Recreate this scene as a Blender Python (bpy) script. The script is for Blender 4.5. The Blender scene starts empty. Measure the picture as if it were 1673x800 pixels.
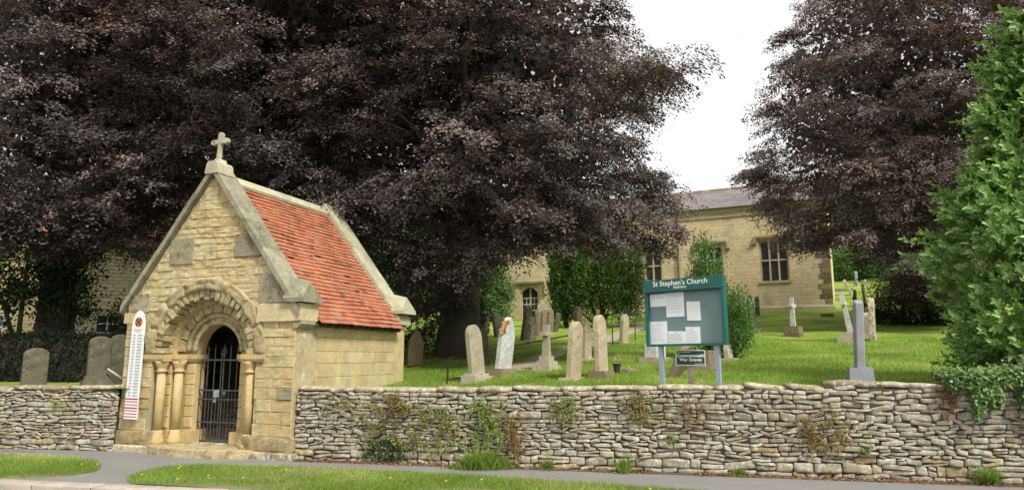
import bpy, bmesh, math, random
import numpy as np
from mathutils import Vector, Matrix, noise

random.seed(7)
rng = np.random.default_rng(11)
D = bpy.data
scn = bpy.context.scene
COL = scn.collection
PI = math.pi

# ------------------------------------------------------------------ camera model
F = 1130.0
TH = math.atan(183 / 1130)
CAM = Vector((0, 0, 1.65))

def ray(px, py):
    u = px - 836.5; v = 400 - py
    d = Vector((u, F * math.cos(TH) - v * math.sin(TH), F * math.sin(TH) + v * math.cos(TH)))
    return d / d.y

def at_y(px, py, Y):
    return CAM + ray(px, py) * Y

def at_z(px, py, z=0.0):
    d = ray(px, py)
    return CAM + d * ((z - CAM.z) / d.z)

def proj(P):
    P = np.asarray(P, float).reshape(-1, 3)
    y = P[:, 1]; z = P[:, 2] - CAM.z; x = P[:, 0]
    fwd = y * math.cos(TH) + z * math.sin(TH)
    up = -y * math.sin(TH) + z * math.cos(TH)
    fwd = np.where(fwd < 0.1, 0.1, fwd)
    return 836.5 + F * x / fwd, 400 - F * up / fwd

# ------------------------------------------------------------------ site geometry
W0 = Vector((-3.57, 11.70)); WD = Vector((.977, -.2135)); WN = Vector((.2135, .977))
K = Vector((17.64, 38.0)); AC = Vector((.90, -.436)); NC = Vector((.436, .90))

def sw_(x, y): return (x - W0.x) * WN.x + (y - W0.y) * WN.y
def sc_(x, y): return -((x - K.x) * NC.x + (y - K.y) * NC.y)

def G(x, y):
    sw = sw_(x, y); sc = sc_(x, y)
    if sc <= 0:
        z = 4.2 + (-sc) * .17 if sc > -70 else 4.2 + 70 * .17 + (-sc - 70) * .05
    else:
        s = max(0, sw)
        z = 1.10 + 3.10 * (s / (s + sc + .01)) ** 1.22
    t = (x - W0.x) * WD.x + (y - W0.y) * WD.y
    z -= .34 * math.exp(-((t - .6) / 2.0) ** 2) * math.exp(-max(0, sw) / 4.5)
    z -= .10 * min(1, max(0, (-3.6 - t) / 1.5)) * math.exp(-max(0, sw) / 3)
    return z + .05 * noise.noise(Vector((x * .35, y * .35, 0)))

def on_ground(px, py):
    d = ray(px, py)
    Y = 9.0
    while Y < 120:
        p = CAM + d * Y
        if sw_(p.x, p.y) > .35 and p.z <= G(p.x, p.y):
            return Vector((p.x, p.y, G(p.x, p.y)))
        Y += .04
    p = CAM + d * 60
    return p

# ------------------------------------------------------------------ object helpers
def tag(o, label=None, cat=None, group=None, kind=None):
    if label: o['label'] = label
    if cat: o['category'] = cat
    if group: o['group'] = group
    if kind: o['kind'] = kind
    return o

def thing(name, label, cat, loc=(0, 0, 0), rot=(0, 0, 0), group=None):
    o = D.objects.new(name, None); COL.objects.link(o)
    o.location = loc; o.rotation_euler = rot
    o.empty_display_size = .2
    return tag(o, label, cat, group)

class MB:
    """collects geometry for ONE mesh object"""
    def __init__(s): s.v = []; s.f = []; s.r = []
    def add(s, vs, fs, r=None):
        b = len(s.v)
        r = random.random() if r is None else r
        s.v += [tuple(v) for v in vs]; s.r += [r] * len(vs)
        s.f += [tuple(i + b for i in f) for f in fs]
    def box(s, x0, x1, y0, y1, z0, z1, r=None, M=None):
        vs = [(x, y, z) for x in (x0, x1) for y in (y0, y1) for z in (z0, z1)]
        if M is not None: vs = [M @ Vector(v) for v in vs]
        s.add(vs, [(0, 1, 3, 2), (4, 6, 7, 5), (0, 4, 5, 1), (2, 3, 7, 6), (0, 2, 6, 4), (1, 5, 7, 3)], r)
    def extr(s, poly, fn, t0, t1, r=None):
        """poly: 2D points; fn(a,b,t)->xyz"""
        n = len(poly)
        vs = [fn(a, b, t0) for a, b in poly] + [fn(a, b, t1) for a, b in poly]
        fs = [tuple(range(n - 1, -1, -1)), tuple(range(n, 2 * n))]
        fs += [(i, (i + 1) % n, n + (i + 1) % n, n + i) for i in range(n)]
        s.add(vs, fs, r)
    def tube(s, pts, rad, n=8, r=None, cap=True):
        pts = [Vector(p) for p in pts]
        rads = rad if hasattr(rad, '__len__') else [rad] * len(pts)
        vs = []; fs = []
        prev = None
        for i, p in enumerate(pts):
            t = (pts[min(i + 1, len(pts) - 1)] - pts[max(i - 1, 0)]).normalized()
            if prev is None:
                a = Vector((0, 0, 1)) if abs(t.z) < .9 else Vector((1, 0, 0))
                u = t.cross(a).normalized()
            else:
                u = (prev - t * prev.dot(t)).normalized()
            prev = u; w = t.cross(u)
            for k in range(n):
                an = 2 * PI * k / n
                vs.append(p + (u * math.cos(an) + w * math.sin(an)) * rads[i])
        for i in range(len(pts) - 1):
            for k in range(n):
                k2 = (k + 1) % n
                fs.append((i * n + k, i * n + k2, (i + 1) * n + k2, (i + 1) * n + k))
        if cap:
            fs.append(tuple(range(n - 1, -1, -1)))
            fs.append(tuple(range((len(pts) - 1) * n, len(pts) * n)))
        s.add(vs, fs, r)
    def lathe(s, prof, cx, cy, n=20, r=None):
        vs = []; fs = []
        for (q, z) in prof:
            for k in range(n):
                an = 2 * PI * k / n
                vs.append((cx + q * math.cos(an), cy + q * math.sin(an), z))
        m = len(prof)
        for i in range(m - 1):
            for k in range(n):
                k2 = (k + 1) % n
                fs.append((i * n + k, i * n + k2, (i + 1) * n + k2, (i + 1) * n + k))
        fs.append(tuple(range(n - 1, -1, -1))); fs.append(tuple(range((m - 1) * n, m * n)))
        s.add(vs, fs, r)
    def pillow(s, a0, a1, b0, b1, dep, fn, nx=5, ny=4, bev=.012, rough=.006, r=None, sq=0.0, seed=None, clamp=None):
        """rounded stone face: param rect -> shell; fn(a,b,d)->xyz, d positive = proud"""
        xs = [a0, a0 + bev] + [a0 + bev + (a1 - a0 - 2 * bev) * i / nx for i in range(1, nx)] + [a1 - bev, a1]
        ys = [b0, b0 + bev] + [b0 + bev + (b1 - b0 - 2 * bev) * i / ny for i in range(1, ny)] + [b1 - bev, b1]
        sd = random.random() * 99 if seed is None else seed
        am, bm, ah, bh = (a0 + a1) / 2, (b0 + b1) / 2, (a1 - a0) / 2, (b1 - b0) / 2
        vs = []; fs = []
        NX, NY = len(xs), len(ys)
        for j, b in enumerate(ys):
            for i, a in enumerate(xs):
                u = (a - am) / ah; w = (b - bm) / bh
                aa = am + ah * u * math.sqrt(max(0, 1 - sq * w * w * .5)); bb = bm + bh * w * math.sqrt(max(0, 1 - sq * u * u * .5))
                edge = i in (0, NX - 1) or j in (0, NY - 1)
                if sq > 0:
                    d = dep * (max(0, 1 - abs(u) ** 8) * max(0, 1 - abs(w) ** 6)) ** .42
                else:
                    d = 0 if edge else dep
                nz = noise.noise_vector(Vector((aa * 9 + sd, bb * 14, sd * 1.7)))
                d += rough * nz.x * (0 if edge and sq == 0 else 1.4)
                if sq > 0:
                    aa += nz.y * rough * 1.0; bb += nz.z * rough * .9
                if clamp: aa, bb = clamp(aa, bb)
                vs.append(fn(aa, bb, d))
        for j in range(NY - 1):
            for i in range(NX - 1):
                fs.append((j * NX + i, j * NX + i + 1, (j + 1) * NX + i + 1, (j + 1) * NX + i))
        s.add(vs, fs, r)
    def build(s, name, mat, parent=None, smooth=False, mats=None):
        me = D.meshes.new(name)
        me.from_pydata(s.v, [], s.f)
        at = me.attributes.new('rnd', 'FLOAT', 'POINT')
        at.data.foreach_set('value', np.array(s.r, dtype=np.float32))
        me.materials.append(mat)
        if smooth:
            me.polygons.foreach_set('use_smooth', [True] * len(me.polygons))
        me.update()
        o = D.objects.new(name, me); COL.objects.link(o)
        if parent is not None: o.parent = parent
        return o

def np_mesh(name, V, nper, mat, rnd, parent=None, faces=None):
    """V (n*nper,3); each group of nper verts gives faces (list of local index tuples of 4)"""
    V = np.asarray(V, np.float32); n = len(V) // nper
    faces = faces or [(0, 1, 2, 3)]
    base = (np.arange(n) * nper)[:, None]
    idx = np.concatenate([base + np.array(f)[None, :] for f in faces], axis=1).reshape(-1).astype(np.int32)
    nf = n * len(faces)
    me = D.meshes.new(name)
    me.vertices.add(len(V)); me.vertices.foreach_set('co', V.reshape(-1))
    me.loops.add(len(idx)); me.loops.foreach_set('vertex_index', idx)
    me.polygons.add(nf); me.polygons.foreach_set('loop_start', (np.arange(nf) * 4).astype(np.int32))
    me.update(calc_edges=True)
    at = me.attributes.new('rnd', 'FLOAT', 'POINT')
    at.data.foreach_set('value', np.repeat(np.asarray(rnd, np.float32), nper))
    me.materials.append(mat)
    o = D.objects.new(name, me); COL.objects.link(o)
    if parent is not None: o.parent = parent
    return o

# ------------------------------------------------------------------ materials
def new_mat(name):
    m = D.materials.new(name); m.use_nodes = True
    nt = m.node_tree; b = nt.nodes['Principled BSDF']
    return m, nt, b

def ramp(nt, fac, stops, interp='LINEAR'):
    n = nt.nodes.new('ShaderNodeValToRGB'); cr = n.color_ramp; cr.interpolation = interp
    while len(cr.elements) < len(stops): cr.elements.new(.5)
    for e, (p, c) in zip(cr.elements, stops):
        e.position = p; e.color = (*c, 1) if len(c) == 3 else c
    nt.links.new(fac, n.inputs[0]); return n.outputs[0]

def noise_n(nt, scale, detail=4, rough=.55, vec=None, dist=0):
    n = nt.nodes.new('ShaderNodeTexNoise'); n.inputs['Scale'].default_value = scale
    n.inputs['Detail'].default_value = detail; n.inputs['Roughness'].default_value = rough
    n.inputs['Distortion'].default_value = dist
    if vec is None:
        tc = nt.nodes.new('ShaderNodeTexCoord'); vec = tc.outputs['Object']
    nt.links.new(vec, n.inputs['Vector']); return n.outputs['Fac']

def mixc(nt, fac, a, b, mode='MIX'):
    n = nt.nodes.new('ShaderNodeMix'); n.data_type = 'RGBA'; n.blend_type = mode
    for sock, v in ((n.inputs[0], fac), (n.inputs[6], a), (n.inputs[7], b)):
        if hasattr(v, 'links'): nt.links.new(v, sock)
        elif isinstance(v, (int, float)): sock.default_value = v
        else: sock.default_value = (*v, 1)
    return n.outputs[2]

def attr(nt, name='rnd'):
    n = nt.nodes.new('ShaderNodeAttribute'); n.attribute_name = name; return n.outputs['Fac']

def bump(nt, b, h, strength=.4, dist=.02):
    n = nt.nodes.new('ShaderNodeBump'); n.inputs['Strength'].default_value = strength; n.inputs['Distance'].default_value = dist
    nt.links.new(h, n.inputs['Height']); nt.links.new(n.outputs[0], b.inputs['Normal']); return n

def stone_mat(name, stops, lichen=(.62, .62, .56), lich=(.56, .66), dark=(.10, .09, .06), dk=(.60, .75), moss=None, scale=1.0, rough=.9, bstr=.5, objrand=False, lamt=.8, damt=.75):
    m, nt, b = new_mat(name)
    fac = attr(nt)
    if objrand:
        oi = nt.nodes.new('ShaderNodeObjectInfo'); fac = oi.outputs['Random']
    c = ramp(nt, fac, stops)
    n1 = noise_n(nt, 3.1 * scale, 6, .62)
    c = mixc(nt, .55, c, ramp(nt, n1, [(.3, (.62, .62, .62)), (.7, (1.25, 1.22, 1.15))]), 'MULTIPLY')
    n2 = noise_n(nt, 9 * scale, 8, .7, dist=.4)
    lf = ramp(nt, n2, [(lich[0], (0, 0, 0)), (lich[1], (lamt,) * 3)])
    c = mixc(nt, lf, c, lichen)
    n3 = noise_n(nt, 5.3 * scale, 7, .7, dist=.8)
    df = ramp(nt, n3, [(dk[0], (0, 0, 0)), (dk[1], (damt,) * 3)])
    c = mixc(nt, df, c, dark)
    if moss:
        n4 = noise_n(nt, 1.3 * scale, 6, .7)
        mf = ramp(nt, n4, [(moss[1], (0, 0, 0)), (moss[2], (.7, .7, .7))])
        c = mixc(nt, mf, c, moss[0])
    nt.links.new(c, b.inputs['Base Color']); b.inputs['Roughness'].default_value = rough
    b.inputs['Specular IOR Level'].default_value = .2
    bump(nt, b, noise_n(nt, 26 * scale, 8, .75), bstr, .02)
    return m

def plain(name, col, rough=.6, metal=0, spec=.4, var=.25, scale=12, bstr=.0):
    m, nt, b = new_mat(name)
    n1 = noise_n(nt, scale, 5, .6)
    lo = tuple(c * (1 - var) for c in col); hi = tuple(min(1, c * (1 + var)) for c in col)
    nt.links.new(ramp(nt, n1, [(.3, lo), (.7, hi)]), b.inputs['Base Color'])
    b.inputs['Roughness'].default_value = rough; b.inputs['Metallic'].default_value = metal
    b.inputs['Specular IOR Level'].default_value = spec
    if bstr: bump(nt, b, noise_n(nt, scale * 3, 5, .6), bstr, .01)
    return m

def leaf_mat(name, stops, rough=.45, spec=.5, trans=(.1, .02, .02), tr=.2, sc=.35, lum=(.7, 1.3)):
    m, nt, b = new_mat(name)
    c = ramp(nt, attr(nt), stops)
    n1 = noise_n(nt, sc, 3, .5)
    c = mixc(nt, .8, c, ramp(nt, n1, [(.35, (lum[0],) * 3), (.65, (lum[1],) * 3)]), 'MULTIPLY')
    nt.links.new(c, b.inputs['Base Color']); b.inputs['Roughness'].default_value = rough
    b.inputs['Specular IOR Level'].default_value = spec
    t = nt.nodes.new('ShaderNodeBsdfTranslucent'); t.inputs[0].default_value = (*trans, 1)
    mx = nt.nodes.new('ShaderNodeMixShader'); mx.inputs[0].default_value = tr
    out = nt.nodes['Material Output']
    nt.links.new(b.outputs[0], mx.inputs[1]); nt.links.new(t.outputs[0], mx.inputs[2]); nt.links.new(mx.outputs[0], out.inputs[0])
    return m

def brick_mat(name, c1, c2, mortar, bw, bh, axis='XZ', msize=.012, bstr=.6, stain=None, moss=None):
    """coursed masonry on a vertical wall; axis gives the local axes of length and height"""
    m, nt, b = new_mat(name)
    tc = nt.nodes.new('ShaderNodeTexCoord'); sep = nt.nodes.new('ShaderNodeSeparateXYZ'); cmb = nt.nodes.new('ShaderNodeCombineXYZ')
    nt.links.new(tc.outputs['Object'], sep.inputs[0])
    nt.links.new(sep.outputs[axis[0]], cmb.inputs[0]); nt.links.new(sep.outputs[axis[1]], cmb.inputs[1])
    nd = nt.nodes.new('ShaderNodeTexNoise'); nd.inputs['Scale'].default_value = 1.7; nd.inputs['Detail'].default_value = 3
    nt.links.new(tc.outputs['Object'], nd.inputs['Vector'])
    vm = nt.nodes.new('ShaderNodeVectorMath'); vm.operation = 'MULTIPLY_ADD'; vm.inputs[1].default_value = (.10, .035, 0)
    nt.links.new(nd.outputs['Color'], vm.inputs[0]); nt.links.new(cmb.outputs[0], vm.inputs[2])
    bt = nt.nodes.new('ShaderNodeTexBrick'); bt.inputs['Scale'].default_value = 1
    bt.inputs['Brick Width'].default_value = bw; bt.inputs['Row Height'].default_value = bh
    bt.inputs['Mortar Size'].default_value = msize; bt.inputs['Mortar Smooth'].default_value = .4
    bt.inputs['Color1'].default_value = (*c1, 1); bt.inputs['Color2'].default_value = (*c2, 1); bt.inputs['Mortar'].default_value = (*mortar, 1)
    bt.squash = 1.4; bt.squash_frequency = 3; bt.offset_frequency = 2
    nt.links.new(vm.outputs[0], bt.inputs['Vector'])
    c = bt.outputs['Color']
    n1 = noise_n(nt, .45, 6, .6)
    c = mixc(nt, .8, c, ramp(nt, n1, [(.3, (.72, .70, .68)), (.7, (1.2, 1.15, 1.05))]), 'MULTIPLY')
    n2 = noise_n(nt, 6, 6, .7)
    c = mixc(nt, .5, c, ramp(nt, n2, [(.3, (.75, .75, .75)), (.7, (1.2, 1.2, 1.2))]), 'MULTIPLY')
    if stain:
        sf = ramp(nt, noise_n(nt, .8, 7, .7), [(stain[1], (0, 0, 0)), (stain[2], (.8, .8, .8))])
        c = mixc(nt, sf, c, stain[0])
    nt.links.new(c, b.inputs['Base Color']); b.inputs['Roughness'].default_value = .92; b.inputs['Specular IOR Level'].default_value = .2
    inv = nt.nodes.new('ShaderNodeMath'); inv.operation = 'SUBTRACT'; inv.inputs[0].default_value = 1
    nt.links.new(bt.outputs['Fac'], inv.inputs[1])
    bump(nt, b, inv.outputs[0], bstr, .03)
    return m

OCH = [(0, (.53, .395, .175)), (.3, (.57, .45, .22)), (.6, (.60, .485, .25)), (.85, (.64, .53, .31)), (1, (.56, .46, .25))]
M = {}
M['gate_stone'] = stone_mat('gate_stone', OCH, lichen=(.50, .46, .33), lich=(.50, .68), dk=(.52, .70), dark=(.27, .21, .12), moss=((.42, .38, .24), .50, .72), scale=1.1, lamt=.6, damt=.6, bstr=.9)
M['gate_grey'] = stone_mat('gate_grey', [(0, (.25, .225, .15)), (1, (.36, .325, .21))], lichen=(.45, .44, .30), lich=(.56, .70), dk=(.5, .66), dark=(.07, .065, .045))
M['gold_stone'] = stone_mat('gold_stone', [(0, (.52, .385, .17)), (1, (.58, .44, .215))], lichen=(.50, .44, .28), lich=(.50, .68), dk=(.54, .70), dark=(.24, .185, .10), scale=1.2, bstr=.5, lamt=.6, damt=.6)
M['plinth_stone'] = stone_mat('plinth_stone', [(0, (.36, .27, .13)), (1, (.46, .36, .18))], lichen=(.46, .42, .30), lich=(.50, .66), dk=(.50, .66), dark=(.15, .125, .07), scale=1.1, bstr=.8)
M['arch_stone'] = stone_mat('arch_stone', [(0, (.42, .33, .17)), (.5, (.49, .395, .205)), (1, (.56, .46, .25))], lichen=(.48, .44, .30), lich=(.50, .64), dk=(.48, .62), dark=(.19, .155, .09), scale=1.5, bstr=.9)
M['coping'] = stone_mat('coping', [(0, (.22, .21, .145)), (1, (.34, .32, .22))], lichen=(.48, .47, .32), lich=(.52, .7), dk=(.52, .7), dark=(.09, .08, .06), lamt=.6)
M['pale_coping'] = stone_mat('pale_coping', [(0, (.40, .38, .25)), (1, (.48, .46, .32))], lichen=(.62, .62, .48), lich=(.52, .7), dk=(.6, .76), dark=(.15, .14, .10))
M['mortar'] = stone_mat('mortar', [(0, (.44, .36, .21)), (1, (.48, .40, .23))], dk=(.5, .7), dark=(.16, .13, .08))
M['core'] = plain('wall_core', (.075, .062, .045), .95)
DRY = [(0, (.24, .21, .15)), (.2, (.36, .32, .23)), (.42, (.47, .43, .325)), (.6, (.40, .345, .23)), (.8, (.52, .485, .385)), (.93, (.42, .33, .19)), (1, (.46, .33, .14))]
M['dry'] = stone_mat('dry_stone', DRY, lichen=(.72, .71, .66), lich=(.50, .62), dk=(.50, .62), dark=(.15, .135, .10), moss=((.21, .175, .085), .48, .68), scale=1.6, bstr=.9, damt=.6)
M['cope'] = stone_mat('cope_stone', [(0, (.30, .24, .15)), (.5, (.42, .35, .22)), (1, (.50, .43, .29))], lichen=(.74, .72, .63), lich=(.50, .60), dk=(.52, .66), dark=(.10, .08, .055), moss=((.18, .15, .05), .55, .7), scale=1.2, bstr=.9)
M['tile'] = None
m, nt, b = new_mat('clay_tile')
c = ramp(nt, attr(nt), [(0, (.24, .095, .065)), (.15, (.38, .135, .072)), (.5, (.46, .170, .088)), (.85, (.52, .205, .112)), (1, (.44, .22, .15))])
c = mixc(nt, .6, c, ramp(nt, noise_n(nt, 1.2, 6, .65), [(.3, (.65, .62, .60)), (.7, (1.2, 1.2, 1.15))]), 'MULTIPLY')
c = mixc(nt, ramp(nt, noise_n(nt, 16, 6, .7), [(.56, (0, 0, 0)), (.72, (.6, .6, .6))]), c, (.20, .12, .085))
c = mixc(nt, ramp(nt, noise_n(nt, 3.5, 7, .7), [(.52, (0, 0, 0)), (.70, (.6, .6, .6))]), c, (.27, .19, .12))
nt.links.new(c, b.inputs['Base Color']); b.inputs['Roughness'].default_value = .85; b.inputs['Specular IOR Level'].default_value = .25
bump(nt, b, noise_n(nt, 50, 4, .6), .3, .01); M['tile'] = m
M['slate'] = brick_mat('slate', (.17, .15, .155), (.27, .24, .235), (.08, .075, .075), .3, .16, 'XY', .008, .5)
M['church_wall'] = brick_mat('church_wall', (.70, .585, .37), (.60, .49, .295), (.46, .38, .24), .42, .215, 'XZ', .013, .5, stain=((.26, .22, .15), .56, .74))
M['church_side'] = brick_mat('church_side', (.44, .32, .155), (.36, .25, .115), (.26, .2, .11), .42, .215, 'YZ', .013, .5, stain=((.16, .14, .09), .55, .75))
M['dressing'] = stone_mat('dressing', [(0, (.42, .345, .22)), (1, (.50, .42, .27))], lichen=(.5, .46, .33), dk=(.6, .8), dark=(.17, .14, .09), scale=.6, lamt=.5)
M['quoin'] = stone_mat('quoin', [(0, (.12, .105, .07)), (.5, (.24, .19, .11)), (1, (.37, .28, .14))], lichen=(.36, .32, .22), dk=(.5, .7), dark=(.09, .08, .055), scale=.5)
M['house_wall'] = brick_mat('house_wall', (.74, .66, .46), (.60, .53, .37), (.32, .27, .18), .38, .14, 'XZ', .012, .7)
M['house_front'] = brick_mat('house_front', (.75, .62, .36), (.68, .55, .3), (.4, .32, .18), .38, .14, 'XZ', .012, .4)
M['white'] = plain('white_paint', (.78, .78, .76), .45, var=.05)
M['glass'] = plain('window_glass', (.022, .024, .026), .12, spec=.7, var=.5, scale=3)
M['leaded'] = plain('leaded_glass', (.035, .030, .030), .35, spec=.5, var=.5, scale=4)
M['iron'] = plain('iron_bar', (.10, .10, .10), .5, .6, var=.4, scale=20)
M['black_iron'] = plain('black_iron', (.018, .018, .020), .55, .2, var=.5, scale=20)
M['steel'] = plain('lock_steel', (.45, .45, .47), .35, .8, var=.2)
M['pipe'] = plain('drain_pipe', (.13, .10, .065), .6, var=.3)
M['gutter'] = plain('gutter', (.55, .57, .60), .5, var=.15)
M['door_wood'] = plain('door_wood', (.030, .018, .013), .6, var=.4, scale=6)
M['green_paint'] = plain('board_green', (.012, .105, .090), .42, var=.12, scale=6)
M['green_dark'] = plain('sign_green', (.010, .055, .045), .45, var=.12, scale=6)
M['panel'] = plain('pin_board', (.165, .245, .245), .6, var=.05, scale=3)
M['grey_metal'] = plain('grey_post', (.27, .33, .39), .5, .0, var=.12, scale=6)
M['paper'] = plain('paper_sheet', (.80, .83, .84), .7, var=.03)
M['blue_ink'] = plain('pale_ink', (.50, .66, .76), .7, var=.1)
M['ink'] = plain('grey_ink', (.38, .40, .42), .7, var=.1)
M['pale_line'] = plain('pale_line', (.76, .78, .74), .6, var=.04)
M['cream_text'] = plain('cream_text', (.80, .80, .70), .6, var=.03)
M['pink'] = plain('crimson_stripe', (.50, .045, .115), .5, var=.1)
M['emblem'] = plain('emblem_orange', (.42, .16, .03), .5, var=.5, scale=60)
M['emblem_dark'] = plain('emblem_brown', (.10, .045, .02), .5, var=.3)
M['wood_post'] = plain('weathered_timber', (.30, .24, .19), .85, var=.25, scale=14)
M['bark'] = stone_mat('beech_bark', [(0, (.075, .068, .055)), (1, (.11, .10, .08))], lichen=(.10, .12, .06), lich=(.5, .7), dk=(.55, .75), dark=(.03, .028, .022), scale=.5, bstr=.4)
M['bark2'] = stone_mat('dark_bark', [(0, (.06, .05, .038)), (1, (.09, .075, .055))], scale=.8, lichen=(.1, .12, .06), dark=(.03, .025, .02))
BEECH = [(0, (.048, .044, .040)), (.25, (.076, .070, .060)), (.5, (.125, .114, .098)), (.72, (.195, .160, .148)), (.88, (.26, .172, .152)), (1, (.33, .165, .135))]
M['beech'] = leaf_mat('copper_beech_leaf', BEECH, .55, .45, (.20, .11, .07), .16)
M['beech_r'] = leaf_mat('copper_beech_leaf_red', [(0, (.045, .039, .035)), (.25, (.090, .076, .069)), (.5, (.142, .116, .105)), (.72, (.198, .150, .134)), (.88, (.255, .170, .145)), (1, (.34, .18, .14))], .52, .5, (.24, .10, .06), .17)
M['laurel'] = leaf_mat('laurel_leaf', [(0, (.07, .125, .03)), (.4, (.165, .28, .065)), (.75, (.27, .42, .12)), (1, (.42, .55, .24))], .36, .5, (.20, .42, .06), .22, sc=1.2, lum=(.8, 1.2))
M['yew'] = leaf_mat('yew_leaf', [(0, (.015, .035, .009)), (.45, (.055, .115, .018)), (1, (.20, .31, .045))], .55, .3, (.06, .14, .02), .12, sc=.8)
M['green'] = leaf_mat('green_leaf', [(0, (.035, .085, .018)), (.5, (.075, .175, .032)), (1, (.14, .28, .06))], .45, .4, (.14, .30, .04), .22, sc=.8)
M['green_dk'] = leaf_mat('dark_green_leaf', [(0, (.008, .020, .007)), (.5, (.018, .042, .011)), (1, (.04, .085, .018))], .5, .35, (.05, .12, .02), .18, sc=.6)
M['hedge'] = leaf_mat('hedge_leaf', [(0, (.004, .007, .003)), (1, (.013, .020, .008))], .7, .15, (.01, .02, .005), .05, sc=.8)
M['ivy'] = leaf_mat('ivy_leaf', [(0, (.035, .070, .018)), (.5, (.095, .175, .035)), (1, (.21, .31, .085))], .4, .45, (.1, .25, .03), .15, sc=2)
M['wallplant'] = leaf_mat('wall_plant_leaf', [(0, (.20, .095, .04)), (.3, (.30, .19, .075)), (.55, (.27, .27, .08)), (1, (.21, .33, .08))], .6, .2, (.2, .2, .05), .2, sc=3)
M['grassblade'] = leaf_mat('grass_blade', [(0, (.13, .19, .028)), (.4, (.20, .30, .045)), (.70, (.28, .385, .07)), (.84, (.40, .40, .13)), (1, (.53, .44, .22))], .6, .2, (.26, .48, .05), .25, sc=.55, lum=(.72, 1.25))
M['litter'] = leaf_mat('dead_leaf', [(0, (.12, .05, .02)), (.5, (.30, .14, .055)), (1, (.48, .27, .13))], .8, .1, (.2, .1, .04), .1)
M['flower'] = plain('yellow_petal', (.75, .55, .03), .6, var=.1)

# lawn
m, nt, b = new_mat('lawn')
c = ramp(nt, noise_n(nt, .55, 6, .6), [(.30, (.125, .21, .028)), (.46, (.20, .31, .045)), (.58, (.28, .36, .07)), (.70, (.42, .39, .14))])
c = mixc(nt, .7, c, ramp(nt, noise_n(nt, 14, 6, .75), [(.3, (.6, .62, .5)), (.7, (1.3, 1.25, 1.2))]), 'MULTIPLY')
c = mixc(nt, ramp(nt, noise_n(nt, 55, 3, .7), [(.66, (0, 0, 0)), (.74, (.5, .5, .5))]), c, (.40, .38, .16))
nt.links.new(c, b.inputs['Base Color']); b.inputs['Roughness'].default_value = .9; b.inputs['Specular IOR Level'].default_value = .1
bump(nt, b, noise_n(nt, 40, 6, .8), .9, .04); M['lawn'] = m
m, nt, b = new_mat('turf')
c = ramp(nt, noise_n(nt, 2.5, 6, .7), [(.35, (.10, .16, .03)), (.5, (.20, .21, .07)), (.62, (.26, .20, .11))])
nt.links.new(c, b.inputs['Base Color']); b.inputs['Roughness'].default_value = .95
bump(nt, b, noise_n(nt, 40, 6, .8), .9, .03); M['turf'] = m
# path
m, nt, b = new_mat('gravel_path')
c = ramp(nt, noise_n(nt, 8, 8, .75), [(.3, (.26, .21, .13)), (.52, (.40, .34, .23)), (.66, (.17, .21, .06))])
nt.links.new(c, b.inputs['Base Color']); b.inputs['Roughness'].default_value = .95; bump(nt, b, noise_n(nt, 60, 5, .7), .5, .02); M['path'] = m
# asphalt
def asphalt(name, base, hi):
    m, nt, b = new_mat(name)
    c = ramp(nt, noise_n(nt, 1.1, 7, .65), [(.3, base), (.7, hi)])
    c = mixc(nt, .5, c, ramp(nt, noise_n(nt, 130, 3, .8), [(.3, (.6, .6, .6)), (.7, (1.5, 1.5, 1.5))]), 'MULTIPLY')
    c = mixc(nt, ramp(nt, noise_n(nt, 2.2, 8, .8, dist=1.2), [(.60, (0, 0, 0)), (.68, (.35, .35, .35))]), c, (.20, .18, .13))
    nt.links.new(c, b.inputs['Base Color']); b.inputs['Roughness'].default_value = .9
    bump(nt, b, noise_n(nt, 160, 4, .8), .5, .01); return m
M['pavement'] = asphalt('pavement_asphalt', (.185, .176, .160), (.235, .224, .205))
M['road'] = asphalt('road_asphalt', (.16, .155, .145), (.22, .21, .195))
M['kerb'] = stone_mat('kerb_stone', [(0, (.42, .37, .30)), (1, (.52, .46, .38))], lichen=(.55, .5, .42), dk=(.6, .75), dark=(.2, .18, .14), scale=1)
M['soil'] = plain('soil', (.11, .085, .05), .95, var=.4, scale=6, bstr=.5)
M['yellow_line'] = plain('yellow_line', (.72, .60, .18), .7, var=.2, scale=20)
G_TAN = [(0, (.31, .27, .185)), (1, (.42, .385, .28))]
M['g_tan'] = stone_mat('tan_headstone', G_TAN, lichen=(.55, .53, .42), lich=(.54, .7), dk=(.56, .72), dark=(.17, .14, .08), objrand=True, scale=1.1, lamt=.6)
M['g_buff'] = stone_mat('buff_headstone', [(0, (.42, .345, .22)), (1, (.47, .395, .27))], lichen=(.58, .54, .43), lich=(.5, .68), dk=(.53, .70), dark=(.21, .165, .11), scale=.9, lamt=.6)
M['g_white'] = stone_mat('white_headstone', [(0, (.48, .48, .45)), (1, (.56, .56, .53))], lichen=(.75, .74, .72), lich=(.5, .62), dk=(.56, .72), dark=(.33, .32, .29), scale=1.1)
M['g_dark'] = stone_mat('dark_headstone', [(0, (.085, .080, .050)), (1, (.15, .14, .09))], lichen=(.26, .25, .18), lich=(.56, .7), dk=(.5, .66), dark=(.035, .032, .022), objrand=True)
M['g_brown'] = stone_mat('brown_headstone', [(0, (.20, .155, .10)), (1, (.27, .21, .14))], lichen=(.36, .32, .25), dk=(.55, .7), dark=(.10, .08, .055))
M['g_grey'] = stone_mat('grey_headstone', [(0, (.30, .31, .33)), (1, (.33, .34, .36))], lichen=(.40, .41, .42), lich=(.55, .75), dk=(.64, .8), dark=(.20, .21, .22), bstr=.15)
M['g_mottle'] = stone_mat('mottled_headstone', [(0, (.40, .33, .20)), (1, (.46, .38, .24))], lichen=(.66, .64, .56), lich=(.48, .56), dk=(.5, .58), dark=(.14, .10, .06), scale=1.4)
M['lichen_orange'] = plain('orange_lichen', (.44, .24, .09), .9, var=.45, scale=30)
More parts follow.
